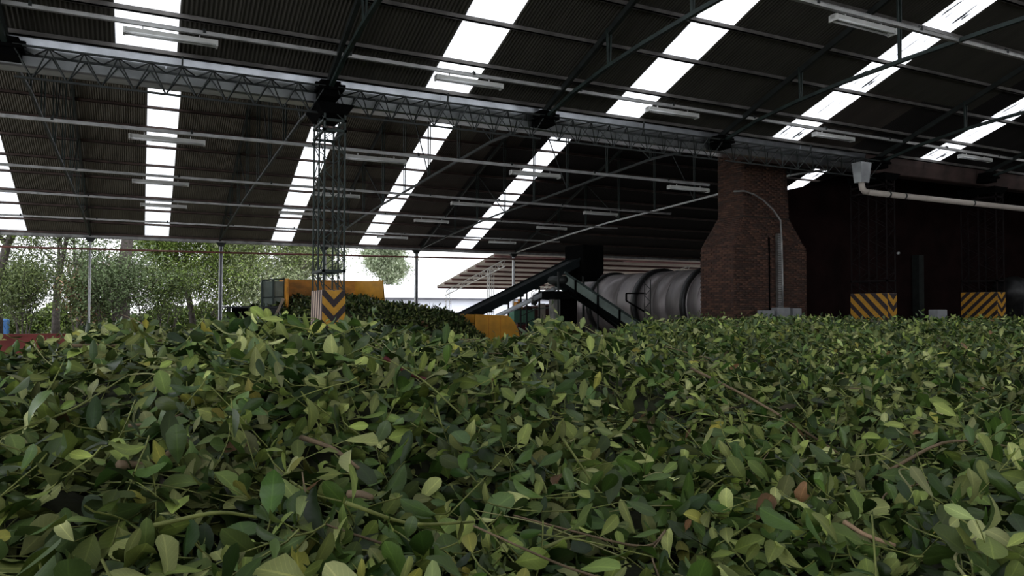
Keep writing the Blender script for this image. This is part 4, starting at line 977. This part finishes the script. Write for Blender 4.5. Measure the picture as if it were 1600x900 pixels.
# ------------------------------------------------------------------ second, darker heap behind, spilling from the trailer
heap = thing('leaf_heap', 'darker heap of small leafy twigs behind the chevron pier, spilling from the orange trailer', 'leaf heap', (0, 0, 0))
HP = np.array([(4.4, 24.6, 2.45), (5.4, 24.4, 2.42), (6.4, 24.2, 2.35), (4.98, 20.5, 2.14), (6.48, 19.13, 2.06), (7.41, 18.67, 1.98), (7.9, 18.5, 1.86), (8.5, 17.6, .8), (9.3, 18.2, .6), (4.2, 22, 2.0), (3.4, 22, 1.2),
               (8.9, 21, 1.7), (7.5, 22.5, 2.05), (8.5, 24, 1.3), (5, 16.5, 1.7), (7, 16, 1.6), (8.2, 16.4, 1.1), (8.8, 17, .7), (3.6, 18, 1.6), (2.8, 18, .6), (9.8, 19, .7), (9.6, 22, .6), (3.5, 24, 1.8)])
def heap_h(X, Y):
    X = np.asarray(X, float); Y = np.asarray(Y, float); sh = X.shape; X = X.ravel(); Y = Y.ravel()
    d = ((X[:, None] - HP[:, 0]) ** 2 + (Y[:, None] - HP[:, 1]) ** 2); w = np.exp(-d / (2 * .8 ** 2)) + 1e-5 / (1 + d)
    z = (w * HP[:, 2]).sum(1) / w.sum(1)
    z *= 1 - np.clip(np.clip((16.9 - Y) / .9, 0, 1) + np.clip((3.0 - X) / .8, 0, 1) + np.clip((X - 9.2) / .8, 0, 1), 0, .97)
    z += .06 * np.sin(X * 4 + 1) * np.sin(Y * 3.3) + .04 * np.sin(X * 9 + Y * 5)
    return z.reshape(sh)
gx, gy = np.meshgrid(np.linspace(2.2, 10.2, 70), np.linspace(15.8, 25.1, 70)); gz = heap_h(gx, gy) - .06
ed = np.clip((3.0 - gx) / .8, 0, 1) + np.clip((gx - 9.2) / .8, 0, 1); gz = gz * (1 - np.clip(ed, 0, 1))
idx = np.arange(4900).reshape(70, 70); Fh = np.stack([idx[:-1, :-1], idx[:-1, 1:], idx[1:, 1:], idx[1:, :-1]], -1).reshape(-1, 4)
link('heap_core', mesh_np('heap_core', np.stack([gx, gy, gz], -1).reshape(-1, 3), [Fh], MT['core'], smooth=True), heap)
n = 30000; x = rng.uniform(3, 9.3, n); y = rng.uniform(16, 24.9, n); ok = ~((x > 8.2) & (y > 16.8) & (y < 20.3)); x = x[ok]; y = y[ok]; n = len(x)
z = heap_h(x, y) + rng.uniform(-.04, .09, n) + (rng.random(n) < .05) * rng.uniform(0, .12, n)
th = rng.uniform(0, 6.28, n); el = rng.normal(.3, .6, n); dv = np.stack([np.cos(th) * np.cos(el), np.sin(th) * np.cos(el), np.sin(el)], 1)
nv = rng.normal(0, .5, (n, 3)) + [0, 0, 1]; nv -= dv * (nv * dv).sum(1, keepdims=True); nv /= np.linalg.norm(nv, axis=1, keepdims=True)
Lh = rng.uniform(.08, .15, n)
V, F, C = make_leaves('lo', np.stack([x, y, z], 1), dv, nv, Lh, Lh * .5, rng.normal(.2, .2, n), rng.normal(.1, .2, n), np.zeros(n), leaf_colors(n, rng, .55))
tag(link('leaves', mesh_np('leaves', V, [F], MT['leaf'], tint=C), heap), kind='stuff')

# ------------------------------------------------------------------ trees
def tree(name, label, x, y, h, spread, cols, nl, leaf, seed, trunk=.22, lean=0., crown0=.25, droop=0, stems=1, cat='tree', group=None):
    rg = random.Random(seed); rn = np.random.default_rng(seed)
    t = thing(name, label, cat, (x, y, 0), 0, group); mb = MB(); tips = []
    def branch(p, d, L, r, lvl):
        q = [p]; dd = d.copy(); n = 5
        for i in range(n):
            dd = (dd + Vector((rg.gauss(0, .13), rg.gauss(0, .13), rg.gauss(.03, .08)))).normalized(); p = p + dd * L / n; q.append(p)
            if lvl > 0: tips.append((p, L * .22))
            if lvl < 2 and i >= 1:
                for _ in range(2 if lvl == 0 else 1):
                    a = rg.uniform(0, 6.28); nd = (dd * .75 + Vector((math.cos(a), math.sin(a), rg.uniform(-.1, .5))) * .85).normalized()
                    branch(p, nd, L * rg.uniform(.38, .6) * (spread if lvl == 0 else 1), r * .45, lvl + 1)
        mb.tube(q, [r * (1 - .8 * i / n) for i in range(n + 1)], 6, False)
    for s in range(stems):
        a = rg.uniform(0, 6.28); k = 0 if stems == 1 else .25
        b = Vector((math.cos(a) * k, math.sin(a) * k, 0)); mb.tube([b + Vector((0, 0, -.1)), b + Vector((lean * .3, 0, h * crown0))], [trunk * 1.2, trunk], 8)
        branch(b + Vector((lean * .3, 0, h * crown0)), Vector((lean * .15 + (math.cos(a) * .2 if stems > 1 else 0), math.sin(a) * .2 if stems > 1 else 0, 1)).normalized(), h * (1 - crown0) * .85, trunk, 0)
    mb.build('trunk', MT['bark'], t, True)
    if nl:
        nl = int(nl * 1.7); leaf = leaf * .78
        T = np.array([tuple(p) for p, s in tips]); Sz = np.array([s for p, s in tips]); k = rn.integers(0, len(T), nl)
        c = T[k] + rn.normal(0, 1, (nl, 3)) * (Sz[k][:, None] * [1, 1, .7] + .12)
        c[:, 2] = np.maximum(c[:, 2] - droop * rn.random(nl), .15)
        d = rn.normal(0, 1, (nl, 3)); d /= np.linalg.norm(d, axis=1, keepdims=True); v = rn.normal(0, 1, (nl, 3)) + [0, 0, .8]; v -= d * (v * d).sum(1, keepdims=True); v /= np.linalg.norm(v, axis=1, keepdims=True)
        Lf = rn.uniform(.6, 1.2, nl) * leaf; cc = np.array(cols)[rn.integers(0, len(cols), nl)] * rn.uniform(.65, 1.3, (nl, 1))
        V, F, C = make_leaves('card', c, d, v, Lf, Lf * .7, np.zeros(nl) + .1, np.zeros(nl), np.zeros(nl), cc)
        tag(link('foliage', mesh_np('foliage', V, [F], MT['foliage'], tint=C), t), kind='stuff')
    return t
OL = [(.12, .16, .05), (.16, .20, .07), (.09, .12, .05)]; BG = [(.24, .34, .07), (.30, .38, .10), (.18, .27, .06)]
PG = [(.33, .38, .20), (.38, .42, .24), (.27, .32, .16)]; DG = [(.10, .14, .06), (.13, .18, .08)]; RB = [(.34, .20, .13), (.26, .16, .10), (.20, .17, .08)]
G1 = 'trees beyond the open far side'; G2 = 'bushes below the trees'
tree('broadleaf_tree', 'dark olive tree with a thick trunk at the left edge of the open side', -7.0, 48, 11.5, 1.25, OL + BG[:1], 20000, .22, 1, .30, crown0=.22, group=G1)
tree('broadleaf_tree', 'dark loose tree with thin trunk, second from the left edge', -4.6, 52, 11.5, 1.15, OL + DG, 12000, .22, 2, .20, crown0=.18, group=G1)
tree('broadleaf_tree', 'sparse tree with gaps of sky, directly behind the slim leftmost eave post', -3.5, 56, 11, .9, DG + OL, 6000, .22, 3, .14, stems=2, crown0=.15, group=G1)
tree('bare_tree', 'tall bare forked grey trunk with reddish dry foliage, left of the bright green tree', -.95, 44.6, 12, .5, RB + DG[:1], 2400, .17, 4, .36, crown0=.3, group=G1)
tree('broadleaf_tree', 'bright yellow-green tree left of the white eave post', 3.1, 50, 8.9, 1.0, BG, 21000, .22, 5, .16, crown0=.08, stems=2, group=G1)
tree('broadleaf_tree', 'pale green tree right of the white eave post, above the black table', 5.6, 51, 8.6, 1.15, PG + BG[:1], 21000, .22, 6, .16, crown0=.08, stems=2, group=G1)
tree('broadleaf_tree', 'pale olive tree behind the left end of the orange trailer', 8.6, 53, 8.8, 1.1, PG + OL[1:2], 19000, .22, 7, .16, crown0=.08, stems=2, group=G1)
tree('broadleaf_tree', 'small grey-green tree behind the lattice column above the trailer', 12.6, 60, 8.4, .8, PG + DG, 7000, .24, 8, .14, group=G1)
tree('distant_tree', 'distant round pale green tree above the white warehouse, left of the white post', 33.0, 108, 10.8, 1.2, [(.40, .46, .30), (.33, .40, .25), (.46, .50, .36)], 15000, .5, 9, .3, crown0=.2, group=G1)
for i, (x, y, h, cols, lab) in enumerate(((-1.6, 44, 3.6, DG, 'dark green bush below the bare forked trunk'), (.6, 45, 3.4, OL + DG[:1] + BG[2:], 'dense dark bush below the bright green tree'), (-5.6, 46, 3.2, OL, 'low olive bush above the red wall'),
                                         (-3.4, 46, 3.2, OL + RB[:1], 'low dry bush right of the red wall'), (6.4, 47, 3.6, PG + DG[:1], 'grey-green bush behind the black table'), (3.6, 47, 3.6, BG + OL, 'low green bush at the foot of the white eave post'),
                                         (-8.5, 50, 3.6, OL, 'olive bush at the far left edge behind the red wall'),
  (-6.6, 55, 4.2, OL + DG, 'wide dark bush behind the trunk of the leftmost tree'), (1.8, 58, 4.2, OL, 'dark bush far behind the bright green tree'), (10.5, 58, 4.4, PG + OL[:1], 'pale bush behind the orange trailer'), (-3.9, 60, 4.2, OL + RB[:1], 'brownish bush far behind the second tree'))):
    tree('bush', lab, x, y, h, 1.4, cols, 4200, .2, 20 + i, .05, crown0=.04, stems=3, cat='bush', group=G2)
hedge = thing('hedge', 'low olive hedge at the far edge of the grass under the left trees', 'hedge', (-4, 64, 0))
rn = np.random.default_rng(9); nl = 30000
c = np.stack([rn.uniform(-16, 24, nl), rn.normal(0, .5, nl), rn.random(nl) ** .8 * 2.6], 1); c[:, 2] *= .75 + .25 * np.sin(c[:, 0] * 1.3) * np.sin(c[:, 0] * .45)
d = rn.normal(0, 1, (nl, 3)); d /= np.linalg.norm(d, axis=1, keepdims=True); v = rn.normal(0, 1, (nl, 3)) + [0, 0, .8]; v -= d * (v * d).sum(1, keepdims=True); v /= np.linalg.norm(v, axis=1, keepdims=True)
Lf = rn.uniform(.18, .36, nl); cc = np.array(OL + BG)[rn.integers(0, 6, nl)] * rn.uniform(.5, 1.2, (nl, 1))
V, F, C = make_leaves('card', c, d, v, Lf, Lf * .7, np.zeros(nl) + .1, np.zeros(nl), np.zeros(nl), cc)
tag(link('foliage', mesh_np('foliage', V, [F], MT['foliage'], tint=C), hedge), kind='stuff')
m = MB()
for k in range(20): m.bar((-15 + k * 2, 0, 0), (-15 + k * 2, 0, 1.2), .08)
tag(m.build('stems', MT['bark'], hedge), kind='stuff')
tag(MB().box((-8.9, 62, 0), (-8.3, 62.5, 1.2)).build('blue_barrel', MT['blue'], None, bevel=.1), 'small blue barrel far off under the left trees', 'barrel')
fz = thing('wire_fence', 'faint pale fence far off under the left trees', 'fence', (-14, 66, 0))
for k in range(12): MB().box((k * 2.2, 0, 0), (k * 2.2 + .12, .12, 1.6)).build('fence_post', MT['post'], fz)
for z in (.5, 1.0, 1.5): MB().box((0, .03, z), (26, .06, z + .03)).build('fence_wire', MT['galv_dull'], fz)
